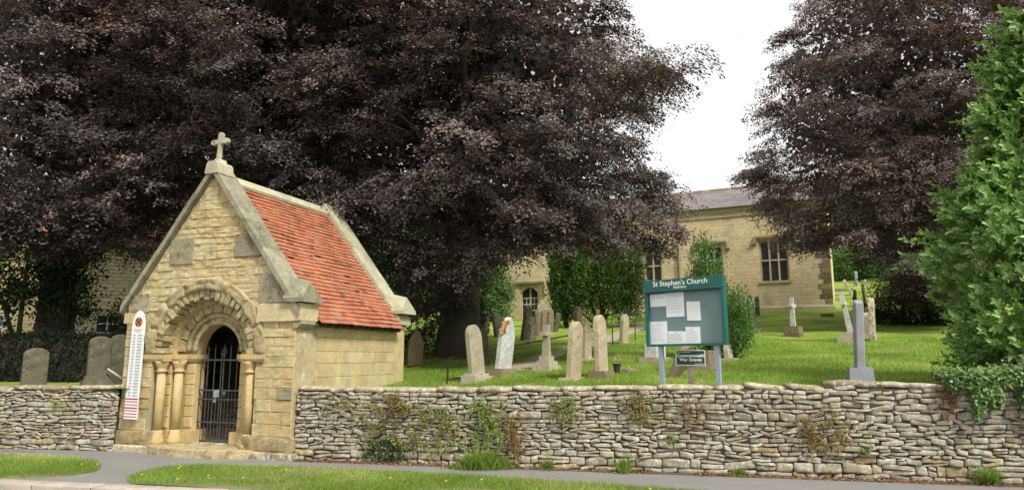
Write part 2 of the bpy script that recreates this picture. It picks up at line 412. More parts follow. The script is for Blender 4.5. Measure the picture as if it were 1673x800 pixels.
M['terracotta'] = plain('flower_pot', (.035, .028, .022), .7, var=.3)

# ================================================================== SETTING
def struct(o): return tag(o, kind='structure')

# far ground sheet (one sheet to the horizon), road level
mb = MB(); mb.add([(-500, -300, -.14), (500, -300, -.14), (500, 700, -.14), (-500, 700, -.14)], [(0, 1, 2, 3)])
struct(mb.build('ground', M['soil']))

LC = (-3.55, 11.59)                     # lychgate origin: front right corner
LR = math.atan2(-.339, .941)
def lych(x, y, z=0):
    return Vector((LC[0] + x * math.cos(LR) - y * math.sin(LR), LC[1] + x * math.sin(LR) + y * math.cos(LR), z))
def lych_inv(X, Y):
    dx, dy = X - LC[0], Y - LC[1]
    return dx * math.cos(LR) + dy * math.sin(LR), -dx * math.sin(LR) + dy * math.cos(LR)

# churchyard terrain: strips parallel to the wall
sws = [.22, .5, .8]
while sws[-1] < 20: sws.append(sws[-1] + .3)
while sws[-1] < 150: sws.append(sws[-1] * 1.07)
ts = list(np.arange(-90, -22, 4)) + list(np.arange(-22, 30, .35)) + list(np.arange(30, 110, 4))
vs = []; rs = []
for s in sws:
    for t in ts:
        x = W0.x + WD.x * t + WN.x * s; y = W0.y + WD.y * t + WN.y * s
        vs.append((x, y, G(x, y)))
fs = []
NT = len(ts)
for j in range(len(sws) - 1):
    for i in range(NT - 1):
        q = (j * NT + i, j * NT + i + 1, (j + 1) * NT + i + 1, (j + 1) * NT + i)
        cx = sum(vs[k][0] for k in q) / 4; cy = sum(vs[k][1] for k in q) / 4
        lx, ly = lych_inv(cx, cy)
        if -3.45 < lx < -.35 and ly < 3.65: continue
        fs.append(q)
mb = MB(); mb.add(vs, fs, .5); o = mb.build('churchyard_lawn', M['lawn'], smooth=True); struct(o)

# pavement: sheet between wall foot and kerb
def flat(name, pts, z, mat, kind='structure', z2=None):
    mb = MB(); mb.add([(p[0], p[1], z) for p in pts], [tuple(range(len(pts)))])
    o = mb.build(name, mat); o['kind'] = kind; return o
def wl(t, s): # point by wall coordinates
    return (W0.x + WD.x * t + WN.x * s, W0.y + WD.y * t + WN.y * s)
# road edge (kerb front) runs parallel to the wall, about 3.1 m in front
KS = -2.74
flat('pavement', [wl(-40, KS + .15), wl(60, KS + .15), wl(60, .25), wl(-40, .25)], 0.0, M['pavement'])
flat('road', [wl(-60, KS - 9), wl(80, KS - 9), wl(80, KS - .12), wl(-60, KS - .12)], -.11, M['road'])
# kerb stones
mb = MB()
t = -30.0
while t < 30:
    L = .9
    def kf(a, b, d): x, y = wl(a, b); return (x, y, .012 + d)
    mb.pillow(t + .004, t + L - .004, KS - .12, KS + .16, .012, kf, 4, 2, .02, .003)
    def kf2(a, b, d): x, y = wl(a, KS - .12 - d); return (x, y, b)
    mb.pillow(t + .004, t + L - .004, -.13, .014, .006, kf2, 4, 2, .015, .003)
    t += L
struct(mb.build('kerb', M['kerb'], smooth=True))
mb = MB()
def ylf(a, b): x, y = wl(a, b); return (x, y, -.106)
mb.add([ylf(-30, KS - .42), ylf(30, KS - .42), ylf(30, KS - .32), ylf(-30, KS - .32)], [(0, 1, 2, 3)])
struct(mb.build('road_marking', M['yellow_line']))

# verge: two grass patches with blades
def inpoly(x, y, poly):
    c = False; n = len(poly); j = n - 1
    for i in range(n):
        xi, yi = poly[i]; xj, yj = poly[j]
        if (yi > y) != (yj > y) and x < (xj - xi) * (y - yi) / (yj - yi) + xi: c = not c
        j = i
    return c
def inpoly_np(x, y, poly):
    c = np.zeros(len(x), bool); n = len(poly); j = n - 1
    for i in range(n):
        xi, yi = poly[i]; xj, yj = poly[j]
        if yi != yj:
            c ^= ((yi > y) != (yj > y)) & (x < (xj - xi) * (y - yi) / (yj - yi) + xi)
        j = i
    return c
vergeL = [(-22, 15.2), (-12, 12.75), (-8.36, 11.98), (-7.6, 11.86), (-7.1, 11.72), (-6.6, 11.35), (-6.18, 10.80), (-6.05, 10.45), (-6.22, 10.10), (-6.9, 9.90), (-9, 10.35), (-22, 13.2)]
vergeR = [(-4.95, 9.42), (-5.22, 9.75), (-5.28, 10.2), (-5.15, 10.75), (-4.7, 10.92), (-3.8, 10.80), (-2.47, 10.50), (-.31, 9.90), (1.45, 9.24), (2.2, 8.85), (4.6, 7.8), (8, 7.0), (8, 6.58), (1.6, 7.98), (-3, 8.99), (-4.4, 9.29)]
def verge(name, poly, n):
    mb = MB()
    # slightly mounded turf
    cx = sum(p[0] for p in poly) / len(poly); cy = sum(p[1] for p in poly) / len(poly)
    xs = [p[0] for p in poly]; ys = [p[1] for p in poly]
    ins = [(cx + (x - cx) * .985, y - (.035 if y > cy else -.035), .03) for x, y in poly]
    out = [(x, y, -.005) for x, y in poly]
    N = len(poly)
    mb.add(out + ins, [(i, (i + 1) % N, N + (i + 1) % N, N + i) for i in range(N)] + [tuple(range(N, 2 * N))], .5)
    o = mb.build(name, M['turf']); struct(o)
    X = rng.uniform(max(min(xs), -10), min(max(xs), 7), n * 4); Y = rng.uniform(min(ys), max(ys), n * 4)
    k = inpoly_np(X, Y, poly); X = X[k][:n]; Y = Y[k][:n]
    thin = np.array([noise.noise(Vector((a * .8, b * 1.9, 21))) for a, b in zip(X, Y)]) + .25 * np.array([noise.noise(Vector((a * 4, b * 4, 2))) for a, b in zip(X, Y)])
    sfr = np.array([sw_(a, b) for a, b in zip(X, Y)]); k = rng.uniform(0, 1, len(X)) < np.clip(1.0 + thin * 2.2 + (sfr + 2.0) * .5, .08, 1)
    X, Y = X[k], Y[k]
    return X, Y
def blades(name, X, Y, Z, h, w, mat, label, seed=1):
    r = np.random.default_rng(seed); n = len(X)
    hh = h * r.uniform(.5, 1.25, n) ; an = r.uniform(0, 2 * PI, n); ln = r.uniform(.1, .7, n) * hh; la = r.uniform(0, 2 * PI, n)
    P = np.stack([X, Y, Z], 1)
    s = np.stack([np.cos(an), np.sin(an), np.zeros(n)], 1) * (w * r.uniform(.6, 1.3, n))[:, None]
    l = np.stack([np.cos(la) * ln, np.sin(la) * ln, hh], 1)
    V = np.stack([P - s, P + s, P + l + s * .2 , P + l - s * .2], 1).reshape(-1, 3)
    cl = np.array([noise.noise(Vector((x * 1.1, y * 1.1, 3))) for x, y in zip(X, Y)])
    cl2 = np.array([noise.noise(Vector((x * .45, y * .45, 8))) for x, y in zip(X, Y)])
    rn = np.clip(r.uniform(0, 1, n) * .70 + cl * .30 + np.maximum(cl2 - .05, 0) * .75, 0, 1)
    o = np_mesh(name, V, 4, mat, rn); tag(o, label, 'grass', kind='stuff'); return o
for nm, poly, n, lab in (('verge', vergeL, 26000, 'short mown grass of the roadside verge left of the lychgate'), ('verge', vergeR, 62000, 'short mown grass of the roadside verge in front of the lychgate')):
    X, Y = verge(nm, poly, n)
    blades('grass', X, Y, np.full(len(X), .02), .055, .0045, M['grassblade'], lab, 3)
# dandelions in the verge
mb = MB()
for i in range(24):
    p = random.choice([vergeL, vergeR]); 
    for _ in range(60):
        x = random.uniform(-9, 2); y = random.uniform(8.4, 12.4)
        if inpoly(x, y, p): break
    else: continue
    z = random.uniform(.05, .085)
    mb.lathe([(.002, 0.01), (.002, z), (.016, z + .004), (.013, z + .012)], x, y, 7)
tag(mb.build('verge_flowers', M['flower']), 'small yellow flowers dotted through the roadside verge', 'wild flowers', kind='stuff')

# gravel path up to the church
pp = [on_ground(*p) for p in [(752, 618), (800, 610), (850, 600), (895, 582), (950, 566), (1005, 549), (1050, 533)]]
pp = [Vector((p.x, p.y)) for p in pp]
# smooth
sp = []
for i in range(len(pp) - 1):
    p0 = pp[max(i - 1, 0)]; p1 = pp[i]; p2 = pp[i + 1]; p3 = pp[min(i + 2, len(pp) - 1)]
    for k in range(8):
        u = k / 8
        sp.append(.5 * ((2 * p1) + (-p0 + p2) * u + (2 * p0 - 5 * p1 + 4 * p2 - p3) * u * u + (-p0 + 3 * p1 - 3 * p2 + p3) * u ** 3))
sp.append(pp[-1]); d = (sp[-1] - sp[-2]).normalized()
for k in range(10): sp.append(sp[-1] + d * .9)
mb = MB(); vs = []
for i, p in enumerate(sp):
    d = (sp[min(i + 1, len(sp) - 1)] - sp[max(i - 1, 0)]).normalized(); nrm = Vector((-d.y, d.x))
    for k in range(-3, 4):
        w = .40 + .14 * noise.noise(Vector((i * .5, k * .1, 4)))
        q = p + nrm * (k / 3 * w)
        vs.append((q.x, q.y, G(q.x, q.y) + .022 - .012 * abs(k) / 3))
mb.add(vs, [(i * 7 + k, (i + 1) * 7 + k, (i + 1) * 7 + k + 1, i * 7 + k + 1) for i in range(len(sp) - 1) for k in range(6)], .5)
struct(mb.build('path', M['path']))

# blades on the near lawn
n = 150000
T = rng.uniform(-4, 14, n); S = .3 + rng.uniform(0, 1, n) ** 1.5 * 13
X = W0.x + WD.x * T + WN.x * S; Y = W0.y + WD.y * T + WN.y * S
keep = []
spa = np.array([(p.x, p.y) for p in sp])
px_, py_ = proj(np.stack([X, Y, np.full(n, 1.5)], 1))
dpath = np.full(n, 9.)
for q in spa: dpath = np.minimum(dpath, np.hypot(X - q[0], Y - q[1]))
dx, dy = X - LC[0], Y - LC[1]
lx = dx * math.cos(LR) + dy * math.sin(LR); ly = -dx * math.sin(LR) + dy * math.cos(LR)
k = (dpath > .28 + np.abs(rng.normal(0, .18, n))) & (px_ < 1750) & ~((lx > -3.8) & (lx < 0.02) & (ly < 3.8))
X, Y = X[k], Y[k]
Z = np.array([G(x, y) for x, y in zip(X, Y)])
blades('grass', X, Y, Z - .005, .055, .006, M['grassblade'], 'mown grass covering the sloping churchyard', 5)

# ================================================================== DRY STONE WALLS
WH = [(-12, 1.10), (-6.2, 1.11), (-3.6, 1.14), (-1.5, 1.16), (0, 1.16), (2.5, 1.17), (4.5, 1.21), (6.3, 1.25), (7.9, 1.26), (8.45, 1.33), (8.9, 1.25), (9.5, 1.32), (10.4, 1.40), (11.4, 1.43), (20, 1.45)]
def wall_h(t):
    for (a, ha), (b_, hb) in zip(WH, WH[1:]):
        if t <= b_: return ha + (hb - ha) * (t - a) / (b_ - a)
    return WH[-1][1]
def dry_wall(name, label, t0, t1, soff=None, cw=.42):
    root = thing(name, label, 'wall', (*wl(t0, 0), 0))
    off = Vector(wl(t0, 0))
    def P(t, z, s):
        x, y = wl(t, s + (soff(t) if soff else 0)); return (x - off.x, y - off.y, z)
    # core
    mb = MB(); tt = np.arange(t0 + .03, t1 - .02, .3)
    vs = []
    for t in tt:
        h = wall_h(t) - .05
        vs += [P(t, -.1, .012), P(t, h, .012), P(t, h, cw), P(t, -.1, cw)]
    fs = []
    for i in range(len(tt) - 1):
        a = i * 4
        fs += [(a, a + 4, a + 5, a + 1), (a + 1, a + 5, a + 6, a + 2), (a + 2, a + 6, a + 7, a + 3)]
    fs += [(0, 1, 2, 3), (len(vs) - 4, len(vs) - 3, len(vs) - 2, len(vs) - 1)]
    mb.add(vs, fs); mb.build('wall_core', M['core'], root)
    # courses in normalised height
    hs = []; z = 0
    body = 1.0
    while z < body:
        h = random.choice([.040, .048, .056, .064, .072, .090]) * (1.2 if z < .18 else 1)
        hs.append((z, min(h, body - z + .0001))); z += h
    if hs[-1][1] < .03: hs.pop()
    tot = hs[-1][0] + hs[-1][1]
    mb = MB()
    for ci, (z0, h) in enumerate(hs):
        t = t0 + random.uniform(-.1, 0)
        while t < t1:
            L = random.choice([.1, .14, .17, .20, .24, .28, .34]) * random.uniform(.85, 1.15)
            L *= 1.25 if z0 < .2 else 1.0
            a0, a1 = max(t, t0), min(t + L, t1); t += L
            if a1 - a0 < .05: continue
            tm = (a0 + a1) / 2; H = (wall_h(tm) - .075) / tot
            def wob(q): return .030 * noise.noise(Vector((q * .9, ci * .35, 7))) + .012 * noise.noise(Vector((q * 3.1, ci * .8, 17)))
            b0 = z0 * H; b1 = (z0 + h) * H
            if z0 > 0: b0 += wob(tm) 
            if ci < len(hs) - 1: b1 += .030 * noise.noise(Vector((tm * .9, (ci + 1) * .35, 7))) + .012 * noise.noise(Vector((tm * 3.1, (ci + 1) * .8, 17)))
            if b1 - b0 < .022: continue
            # occasional split into two thin stones
            parts = [(a0, a1, b0, b1)]
            if b1 - b0 > .075 and random.random() < .28:
                q = b0 + (b1 - b0) * random.uniform(.4, .6); parts = [(a0, a1, b0, q), (a0, a1, q, b1)]
            for (p0, p1, q0, q1) in parts:
                j = random.uniform(-.010, .024)
                g = random.uniform(.001, .004)
                tilt = random.gauss(0, .013); bulge = .03 * noise.noise(Vector((tm * .6, z0 * 2, 31)))
                rv = min(1, max(0, random.random() * .8 + .2 * random.random() + (.10 if z0 < .35 else -.02)))
                dep = random.uniform(.024, .042)
                def fn(a, b, d, p0=p0, p1=p1, tilt=tilt, j=j, bulge=bulge):
                    return P(a, b + tilt * (a - (p0 + p1) / 2) / max(.1, p1 - p0) * 2, .010 - d - j - bulge)
                mb.pillow(p0 + g, p1 - g, q0 + g * .8, q1 - g * .8, dep, fn, 6, 4, .008, .012, rv, sq=.20)
    mb.build('stone_face', M['dry'], root, smooth=True)
    # cope stones: chunky slabs across the top
    mb = MB(); t = t0
    while t < t1:
        L = random.uniform(.40, 1.0); a0, a1 = t, min(t + L, t1); t += L
        if a1 - a0 < .06: continue
        tm = (a0 + a1) / 2; zt = wall_h(tm) + random.uniform(-.012, .016); th = random.uniform(.07, .10); ov = random.uniform(.02, .06)
        tl = random.gauss(0, .012)
        # closed rounded slab
        n1, n2 = 9, 12; vs = []; sd = random.random() * 50
        for i in range(n1 + 1):
            u = -1 + 2 * i / n1
            e = (1 - abs(u) ** 6) ** .35 if abs(u) < 1 else .0
            e = max(e, .72)
            for k in range(n2):
                an = 2 * PI * k / n2
                cy = math.copysign(abs(math.cos(an)) ** .45, math.cos(an)); cz = math.copysign(abs(math.sin(an)) ** .5, math.sin(an))
                s = cw / 2 + cy * (cw / 2 + ov) * e; z = zt - th / 2 + cz * th / 2 * e
                nz = noise.noise_vector(Vector((u * 3 * L + sd, cy * 2.2, cz + sd)))
                a = tm + u * (a1 - a0 - .006) / 2 + nz.x * .012
                vs.append(P(a, z + nz.z * .016 + tl * u, s + nz.y * .022))
        fs = [(i * n2 + k, i * n2 + (k + 1) % n2, (i + 1) * n2 + (k + 1) % n2, (i + 1) * n2 + k) for i in range(n1) for k in range(n2)]
        fs += [tuple(range(n2 - 1, -1, -1)), tuple(range(n1 * n2, (n1 + 1) * n2))]
        mb.add(vs, fs)
    mb.build('coping', M['cope'], root, smooth=True)
    return root
dry_wall('dry_stone_wall', 'long grey dry stone wall right of the lychgate with creeping plants and ivy', .02, 15.5)
dry_wall('dry_stone_wall', 'shorter pale dry stone wall left of the lychgate with headstones behind', -17, -3.69, soff=lambda t: max(.02, .30 + (t + 3.6) * .075))

# ================================================================== LYCHGATE
root = thing('lychgate', 'small gabled stone lychgate with red tiled roof, round carved arch and iron gate', 'lychgate', (LC[0], LC[1], 0), (0, 0, LR))
AX = -1.98; XL = -3.80; XR = -.06; GB = 4.95; GS = 1.31
def gz(x): return GB - GS * abs(x - AX)
HW = 1.14; SPR = 1.70
# backing plate with arch-shaped notch
def arc(r, n=24, z=SPR, c=AX): return [(c + r * math.cos(PI * k / n), z + r * math.sin(PI * k / n)) for k in range(n + 1)]
out = [(XR, .02), (XR, gz(XR)), (AX, GB), (XL, gz(XL)), (XL, .02), (AX - HW, .02)] + arc(HW)[::-1] + [(AX + HW, .02)]
def plate(mb, poly, y0, y1, r=.5):
    bm = bmesh.new()
    v = [bm.verts.new((a, 0, b)) for a, b in poly]
    es = [bm.edges.new((v[i], v[(i + 1) % len(v)])) for i in range(len(v))]
    res = bmesh.ops.triangle_fill(bm, edges=es, use_beauty=True)
    bm.verts.index_update()
    tris = [tuple(q.index for q in f.verts) for f in bm.faces]
    n = len(poly); P = [(a, y0, b) for a, b in poly] + [(a, y1, b) for a, b in poly]
    fs = tris + [tuple(i + n for i in t[::-1]) for t in tris] + [(i, (i + 1) % n, n + (i + 1) % n, n + i) for i in range(n)]
    mb.add(P, fs, r); bm.free()
mb = MB(); plate(mb, out, .015, .60)
# side walls, rear gable with doorway
mb.box(XR - .45, XR - .015, .60, 3.30, .02, 2.30, .5); mb.box(XL + .015, XL + .45, .60, 3.30, .02, 2.30, .5)
mb.build('wall_core', M['mortar'], root)
mb = MB()
rear = [(XR, .02), (XR, gz(XR)), (AX, GB), (XL, gz(XL)), (XL, .02), (AX - .62, .02)] + [(AX - .62, 1.9)] + arc(.62, 14, 2.1)[::-1] + [(AX + .62, .02)]
plate(mb, rear, 3.31, 3.74); mb.build('rear_wall', M['gate_stone'], root)

# facing blocks of the front: coursed rubble, ashlar quoins
mb = MB(); grey = MB()
z = .36; ci = 0
while z < 5.0:
    h = random.uniform(.15, .20) if z < 1.9 else (random.uniform(.13, .20) if z < 2.6 else random.uniform(.075, .17))
    if 2.20 < z < 2.25: pass
    x = XL; first = True
    while x < XR:
        L = random.uniform(.26, .52) if z < 2.2 else random.uniform(.18, .46)
        if x + L > XR - .14: L = XR - x
        x0, x1 = x, min(x + L, XR); x += L
        cx, cz = (x0 + x1) / 2, z + h / 2
        inside = gz(cx) - .02 > z + h * .25
        if cz > SPR: ok = math.hypot(cx - AX, cz - SPR) > HW + .01
        else: ok = abs(cx - AX) > HW + .01
        if not (inside and ok): continue
        def cl(a, b):
            if b > SPR:
                rr = math.hypot(a - AX, b - SPR)
                if rr < HW: a = AX + (a - AX) / rr * HW; b = SPR + (b - SPR) / rr * HW
            else:
                if abs(a - AX) < HW: a = AX + math.copysign(HW, a - AX)
            lim = gz(a)
            if b > lim: b = lim
            return a, b
        seedn = random.random() * 50
        def fn(a, b, d): return (a, .012 - d, b + .030 * noise.noise(Vector((a * 1.1, b * 1.5, 5))))
        tgt = mb
        g = .0022
        mb.pillow(x0 + g, x1 - g, z + g * random.uniform(.2, 1.3), z + h - g * random.uniform(.2, 1.3), random.uniform(.006, .022), fn, 6, 3, .007, .015 if z > 2.1 else .009, clamp=cl)
    z += h
mb.build('front_masonry', M['gate_stone'], root, smooth=False)
# side wall ashlar
for XS, sg in ((XR - .012, 1), (XL + .012, -1)):
    mb = MB(); z = .36
    for h in [.24, .22, .26, .22, .24, .21, .24, .22]:
        y = .0
        while y < 3.75:
            L = random.uniform(.35, .75)
            if y + L > 3.5: L = 3.75 - y
            def fn(a, b, d, XS=XS, sg=sg): return (XS + sg * d, a, b)
            mb.pillow(y + .0015, min(y + L, 3.75) - .0015, z + .0015, z + h - .002, .010, fn, 4, 2, .006, .002)
            y += L
        z += h
    mb.build('side_masonry', M['gate_stone'], root)
# big grey blocks in the gable, near the rakes, and string/kneeler course
mb = MB()
def blk(x0, x1, z0, z1, dep=.045, mbx=None, clampg=True):
    def cl(a, b): return (a, min(b, gz(a) - .005)) if clampg else (a, b)
    (mbx or mb).pillow(x0, x1, z0, z1, dep, lambda a, b, d: (a, .01 - d, b), 6, 4, .012, .003, clamp=cl)
for bb_ in ((-2.88, -2.34, 3.30, 3.78, .035), (-1.42, -.84, 3.38, 3.80, .035), (-.84, -.25, 2.56, 3.06, .035), (-3.72, -3.30, 2.45, 2.80, .035), (-3.60, -3.30, 2.02, 2.42, .035), (-.36, -.07, .95, 1.14, .030)):
    mb = MB(); blk(*bb_); mb.build('grey_block', M['gate_grey'], root)
mb = MB()
mb.pillow(-.84, -.07, 2.235, 2.545, .055, lambda a, b, d: (a, .0 - d, b), 8, 4, .012, .003)
mb.box(-.30, .06, -.055, .44, 2.255, 2.54)
mb.build('kneeler_course', M['gate_stone'], root); mb = MB()
mb.pillow(-3.79, -3.35, 2.255, 2.46, .025, lambda a, b, d: (a, .0 - d, b), 8, 4, .012, .003)
mb.box(-3.86, -3.68, -.025, .44, 2.265, 2.46)
mb.build('kneeler_course', M['gate_stone'], root)
# moulded corbel under kneeler (dark)
mb = MB(); mb.extr([(0.055, 2.255), (.055, 2.20), (-.02, 2.13), (-.10, 2.12), (-.10, 2.255)], lambda a, b, t: (a, t, b), -.03, .38)
mb.build('corbel', M['gate_grey'], root)
# plinth and footing
mb = MB()
def plinth(x0, x1):
    n = max(1, round((x1 - x0) / 1.3)); w = (x1 - x0) / n
    for i in range(n):
        mb.pillow(x0 + i * w + .004, x0 + (i + 1) * w - .004, .115, .365, .075, lambda a, b, d: (a, .02 - d, b), 10, 4, .03, .012, sq=.08)
plinth(XL, AX - 1.02); mb.box(XL, AX - .98, -.035, .2, .11, .352); mb.build('plinth', M['plinth_stone'], root); mb = MB(); plinth(AX + 1.0, XR + .04)
def sfn(a, b, d): return (XR + .0 + d, a, b)
mb.pillow(-.03, 1.3, .115, .365, .05, sfn, 6, 4, .03, .008); mb.pillow(1.3, 3.7, .115, .365, .05, sfn, 6, 4, .03, .008)
mb.box(AX + .98, XR + .03, -.035, .2, .11, .352)
mb.build('plinth', M['plinth_stone'], root)
mb = MB()
for x0, x1 in ((-3.86, -2.95), (-2.94, -1.0), (-.99, -.45), (-.44, .03)):
    mb.pillow(x0, x1, -.03, .115, .045, lambda a, b, d: (a, -.065 - d, b), 8, 3, .02, .006)
mb.box(-3.86, .03, -.072, .40, -.03, .108)
mb.build('footing', M['cope'], root, smooth=False)
# worn doorstep, bowed forward
mb = MB(); st = [(-3.0 + 2.25 * i / 16, -.09 - .26 * math.sin(PI * min(1, max(0, i / 16))) ** .7) for i in range(17)] + [(-.75, .3), (-3.0, .3)]
nst = len(st)
lo = [(x, y, -.02) for x, y in st]; hi = [(x, y + .015, .122 + .012 * noise.noise(Vector((x * 3, y, 1)))) for x, y in st]; hi2 = [(x * .985 + AX * .015, y + .04, .138) for x, y in st]
mb.add(lo + hi + hi2, [(i, (i + 1) % nst, nst + (i + 1) % nst, nst + i) for i in range(nst)] + [(nst + i, nst + (i + 1) % nst, 2 * nst + (i + 1) % nst, 2 * nst + i) for i in range(nst)] + [tuple(range(2 * nst, 3 * nst))])
mb.build('doorstep', M['arch_stone'], root)
# interior floor + steps
mb = MB(); mb.box(XL + .45, XR - .45, .3, 1.3, .03, .15)
for i in range(7): mb.box(XL + .45, XR - .45, 1.3 + i * .36, 1.3 + (i + 1) * .36 + (.3 if i == 6 else 0), .0, .30 + i * .155)
mb.build('inner_steps', M['cope'], root)
# recessed orders
def band(mbx, ri, ro, y0, y1, zs, zb=.12, n=28):
    poly = [(AX + ro, zb)] + arc(ro, n, zs) + [(AX - ro, zb), (AX - ri, zb)] + arc(ri, n, zs)[::-1] + [(AX + ri, zb)]
    m2 = len(poly) // 2; P = [(a, y0, b) for a, b in poly] + [(a, y1, b) for a, b in poly]; N = len(poly)
    fs = []
    for i in range(m2 - 1):
        j = N - 1 - i
        fs += [(i, i + 1, j - 1, j), (N + i, N + j, N + j - 1, N + i + 1), (i, N + i, N + i + 1, i + 1), (j, j - 1, N + j - 1, N + j)]
    mbx.add(P, fs, .4)
mb = MB(); band(mb, .87, 1.15, .20, .60, 1.72); band(mb, .50, .875, .38, .60, 1.745)
mb.build('doorway_orders', M['gold_stone'], root)
def jamb_blocks(mbx, sg, orders):
    for sgn in (sg,):
        z = .40
        while z < 1.55:
            h = .19
            for (h0, h1, yy) in orders:
                a, b_ = sorted((AX + sgn * h0, AX + sgn * h1))
                mbx.pillow(a, b_, z + .003, min(z + h, 1.56) - .003, .02, lambda p, q, d, yy=yy: (p, yy - d, q), 3, 3, .012, .004)
            z += h
for sg in (-1, 1):
    for od in ((.875, 1.0, .20), (.50, .70, .38)): mb = MB(); jamb_blocks(mb, sg, (od,)); mb.build('jamb_masonry', M['gold_stone'], root)
# voussoir rings
def ring(mbx, r0, r1, yb, dep, n, zs, jit=.0, teeth=0, rough=.006, zr=None, sq=.0, gap=.007):
    for i in range(n):
        t0 = PI * i / n; t1 = PI * (i + 1) / n
        rr0 = r0 - (random.uniform(0, teeth)); rr1 = r1 + random.uniform(-jit, jit) * .3
        dd = dep + random.uniform(-jit, jit)
        def fn(a, b, d): return (AX + b * math.cos(a), yb - d, zs + b * math.sin(a))
        rv = random.random()
        mbx.pillow(t0 + gap / r1, t1 - gap / r1, rr0, rr1, dd, fn, 6, 5, .012 , rough, rv, sq=sq)
        # side skirts so teeth have depth
mb = MB(); ring(mb, 1.12, 1.33, .012, .060, 8, SPR, .010, rough=.040, sq=.0, gap=.0005)
mb.build('hood_mould', M['arch_stone'], root, smooth=True)
mb = MB()
for i in range(27):          # worn beak-like blocks
    if random.random() < .06: continue
    t0 = PI * (i + .03) / 27; t1 = PI * (i + random.uniform(.78, .96)) / 27
    rr0 = random.uniform(.94, 1.03); rr1 = 1.15; y0 = .01 - random.uniform(0, .045)
    q = [(t0, rr0), (t1, rr0 + random.uniform(-.02, .03)), (t1, rr1), (t0, rr1)]
    f = [(AX + b * math.cos(a), y0 + random.uniform(-.015, .02), SPR + b * math.sin(a)) for a, b in q]
    bk = [(AX + (b - (.02 if k < 2 else 0)) * math.cos(a), .22, SPR + (b - (.02 if k < 2 else 0)) * math.sin(a)) for k, (a, b) in enumerate(q)]
    mb.add(f + bk, [(0, 1, 2, 3), (4, 7, 6, 5), (0, 4, 5, 1), (1, 5, 6, 2), (2, 6, 7, 3), (3, 7, 4, 0)])
ring(mb, .875, .985, .21, .035, 17, 1.71, .008, rough=.008)
mb.build('carved_voussoirs', M['arch_stone'], root)
mb = MB(); ring(mb, .70, .875, .385, .10, 11, 1.74, .012, rough=.008)
mb.build('inner_voussoirs', M['arch_stone'], root)
mb = MB(); ring(mb, .495, .62, .385, .03, 9, 1.745, .004, rough=.003)
mb.tube([(AX + .655 * math.cos(PI * k / 26), .345, 1.745 + .655 * math.sin(PI * k / 26)) for k in range(27)], .048, 10)
mb.tube([(AX + .525 * math.cos(PI * k / 26), .36, 1.745 + .525 * math.sin(PI * k / 26)) for k in range(27)], .040, 10)
mb.build('roll_moulding', M['arch_stone'], root, smooth=True)
# imposts
mb = MB()
for sgn in (-1, 1):
    for (zz0, zz1, e) in ((1.575, 1.615, -.02), (1.615, 1.70, .0)):
        pts = [(1.34, -.045 - e), (.86, -.045 - e), (.84, .13 - e), (.67, .15 - e), (.65, .31 - e), (.45 - e, .33 - e), (.45 - e, .62), (1.34, .62)]
        poly = [(AX + sgn * h, y) for h, y in pts]
        if sgn < 0: poly = poly[::-1]
        mb.extr(poly, lambda a, b, t: (a, b, t), zz0, zz1)
mb.build('impost', M['gold_stone'], root)
# nook shafts with capitals and bases
for sgn, hh, yy, sd in ((-1, .985, .085, 0), (-1, .775, .27, 1), (1, .985, .085, 2), (1, .775, .27, 3)):
    cx = AX + sgn * hh; r = .078
    mb = MB(); mb.lathe([(r * 1.04, .37), (r, .9), (r * .97, 1.40)], cx, yy, 18, r=random.random())
    sh = mb.build('shaft', M['gold_stone'], root, smooth=True)
    mb = MB(); mb.lathe([(r * .95, 1.385), (r * 1.35, 1.39), (r * 1.35, 1.41), (r * .98, 1.42), (r * 1.15, 1.47), (r * 1.5, 1.53), (r * 1.62, 1.578)], cx, yy, 18)
    mb.build('capital', M['gold_stone'], sh, smooth=True)
    mb = MB(); mb.lathe([(r * 1.55, .12), (r * 1.60, .20), (r * 1.35, .225), (r * 1.42, .27), (r * 1.15, .30), (r * 1.22, .34), (r * 1.0, .38)], cx, yy, 18)
    mb.build('base', M['gold_stone'], sh, smooth=True)
# jamb base blocks
mb = MB()
for sgn in (-1, 1):
    a, b_ = sorted((AX + sgn * .70, AX + sgn * .41))
    mb = MB(); mb.extr([(a, .30), (b_, .30), (b_, .62), (a, .62)], lambda p, q, t: (p, q, t), .12, .36)
    mb.build('jamb_base', M['gold_stone'], root)
# coping of both gables
def coping(yA, yB, name, mat, apex=5.11, th=.125):
    mb = MB()
    for sgn in (-1, 1):
        xe = AX + sgn * (2.02 if sgn > 0 else 1.93)
        n = 5
        for i in range(n):
            x0 = AX + (xe - AX) * i / n; x1 = AX + (xe - AX) * (i + 1) / n - sgn * .006
            z0 = apex - GS * abs(x0 - AX); z1 = apex - GS * abs(x1 - AX)
            p = [(x0, z0), (x1, z1), (x1, z1 - th * 1.1), (x0, z0 - th * 1.1)]
            j = random.uniform(-.006, .006)
            mb.extr(p if sgn < 0 else p[::-1], lambda a, b, t: (a, t, b), yA + j, yB + j)
        if sgn < 0: continue
        # gablet kneeler end: roof-shaped block
        xa, xb = (xe - sgn * .30, xe + sgn * .10)
        zb = 2.56
        for pp_ in [[(yA - .03, zb), (yB + .03, zb), (yB + .03, zb + .07), ((yA + yB) / 2, zb + .36), (yA - .03, zb + .07)]]:
            P = [(xa, y, z) for y, z in pp_] + [(xb, y, z) for y, z in pp_]
            P[8] = (xb - sgn * .07, P[8][1], P[8][2]); 
            P[3] = (xa - sgn * .1, P[3][1], P[3][2] + .1)
            N = 5; fs = [tuple(range(N)), tuple(range(2 * N - 1, N - 1, -1))] + [(i, N + i, N + (i + 1) % N, (i + 1) % N) for i in range(N)]
            mb.add(P, fs)
    return mb.build(name, mat, root)
coping(-.09, .42, 'front_coping', M['coping'])
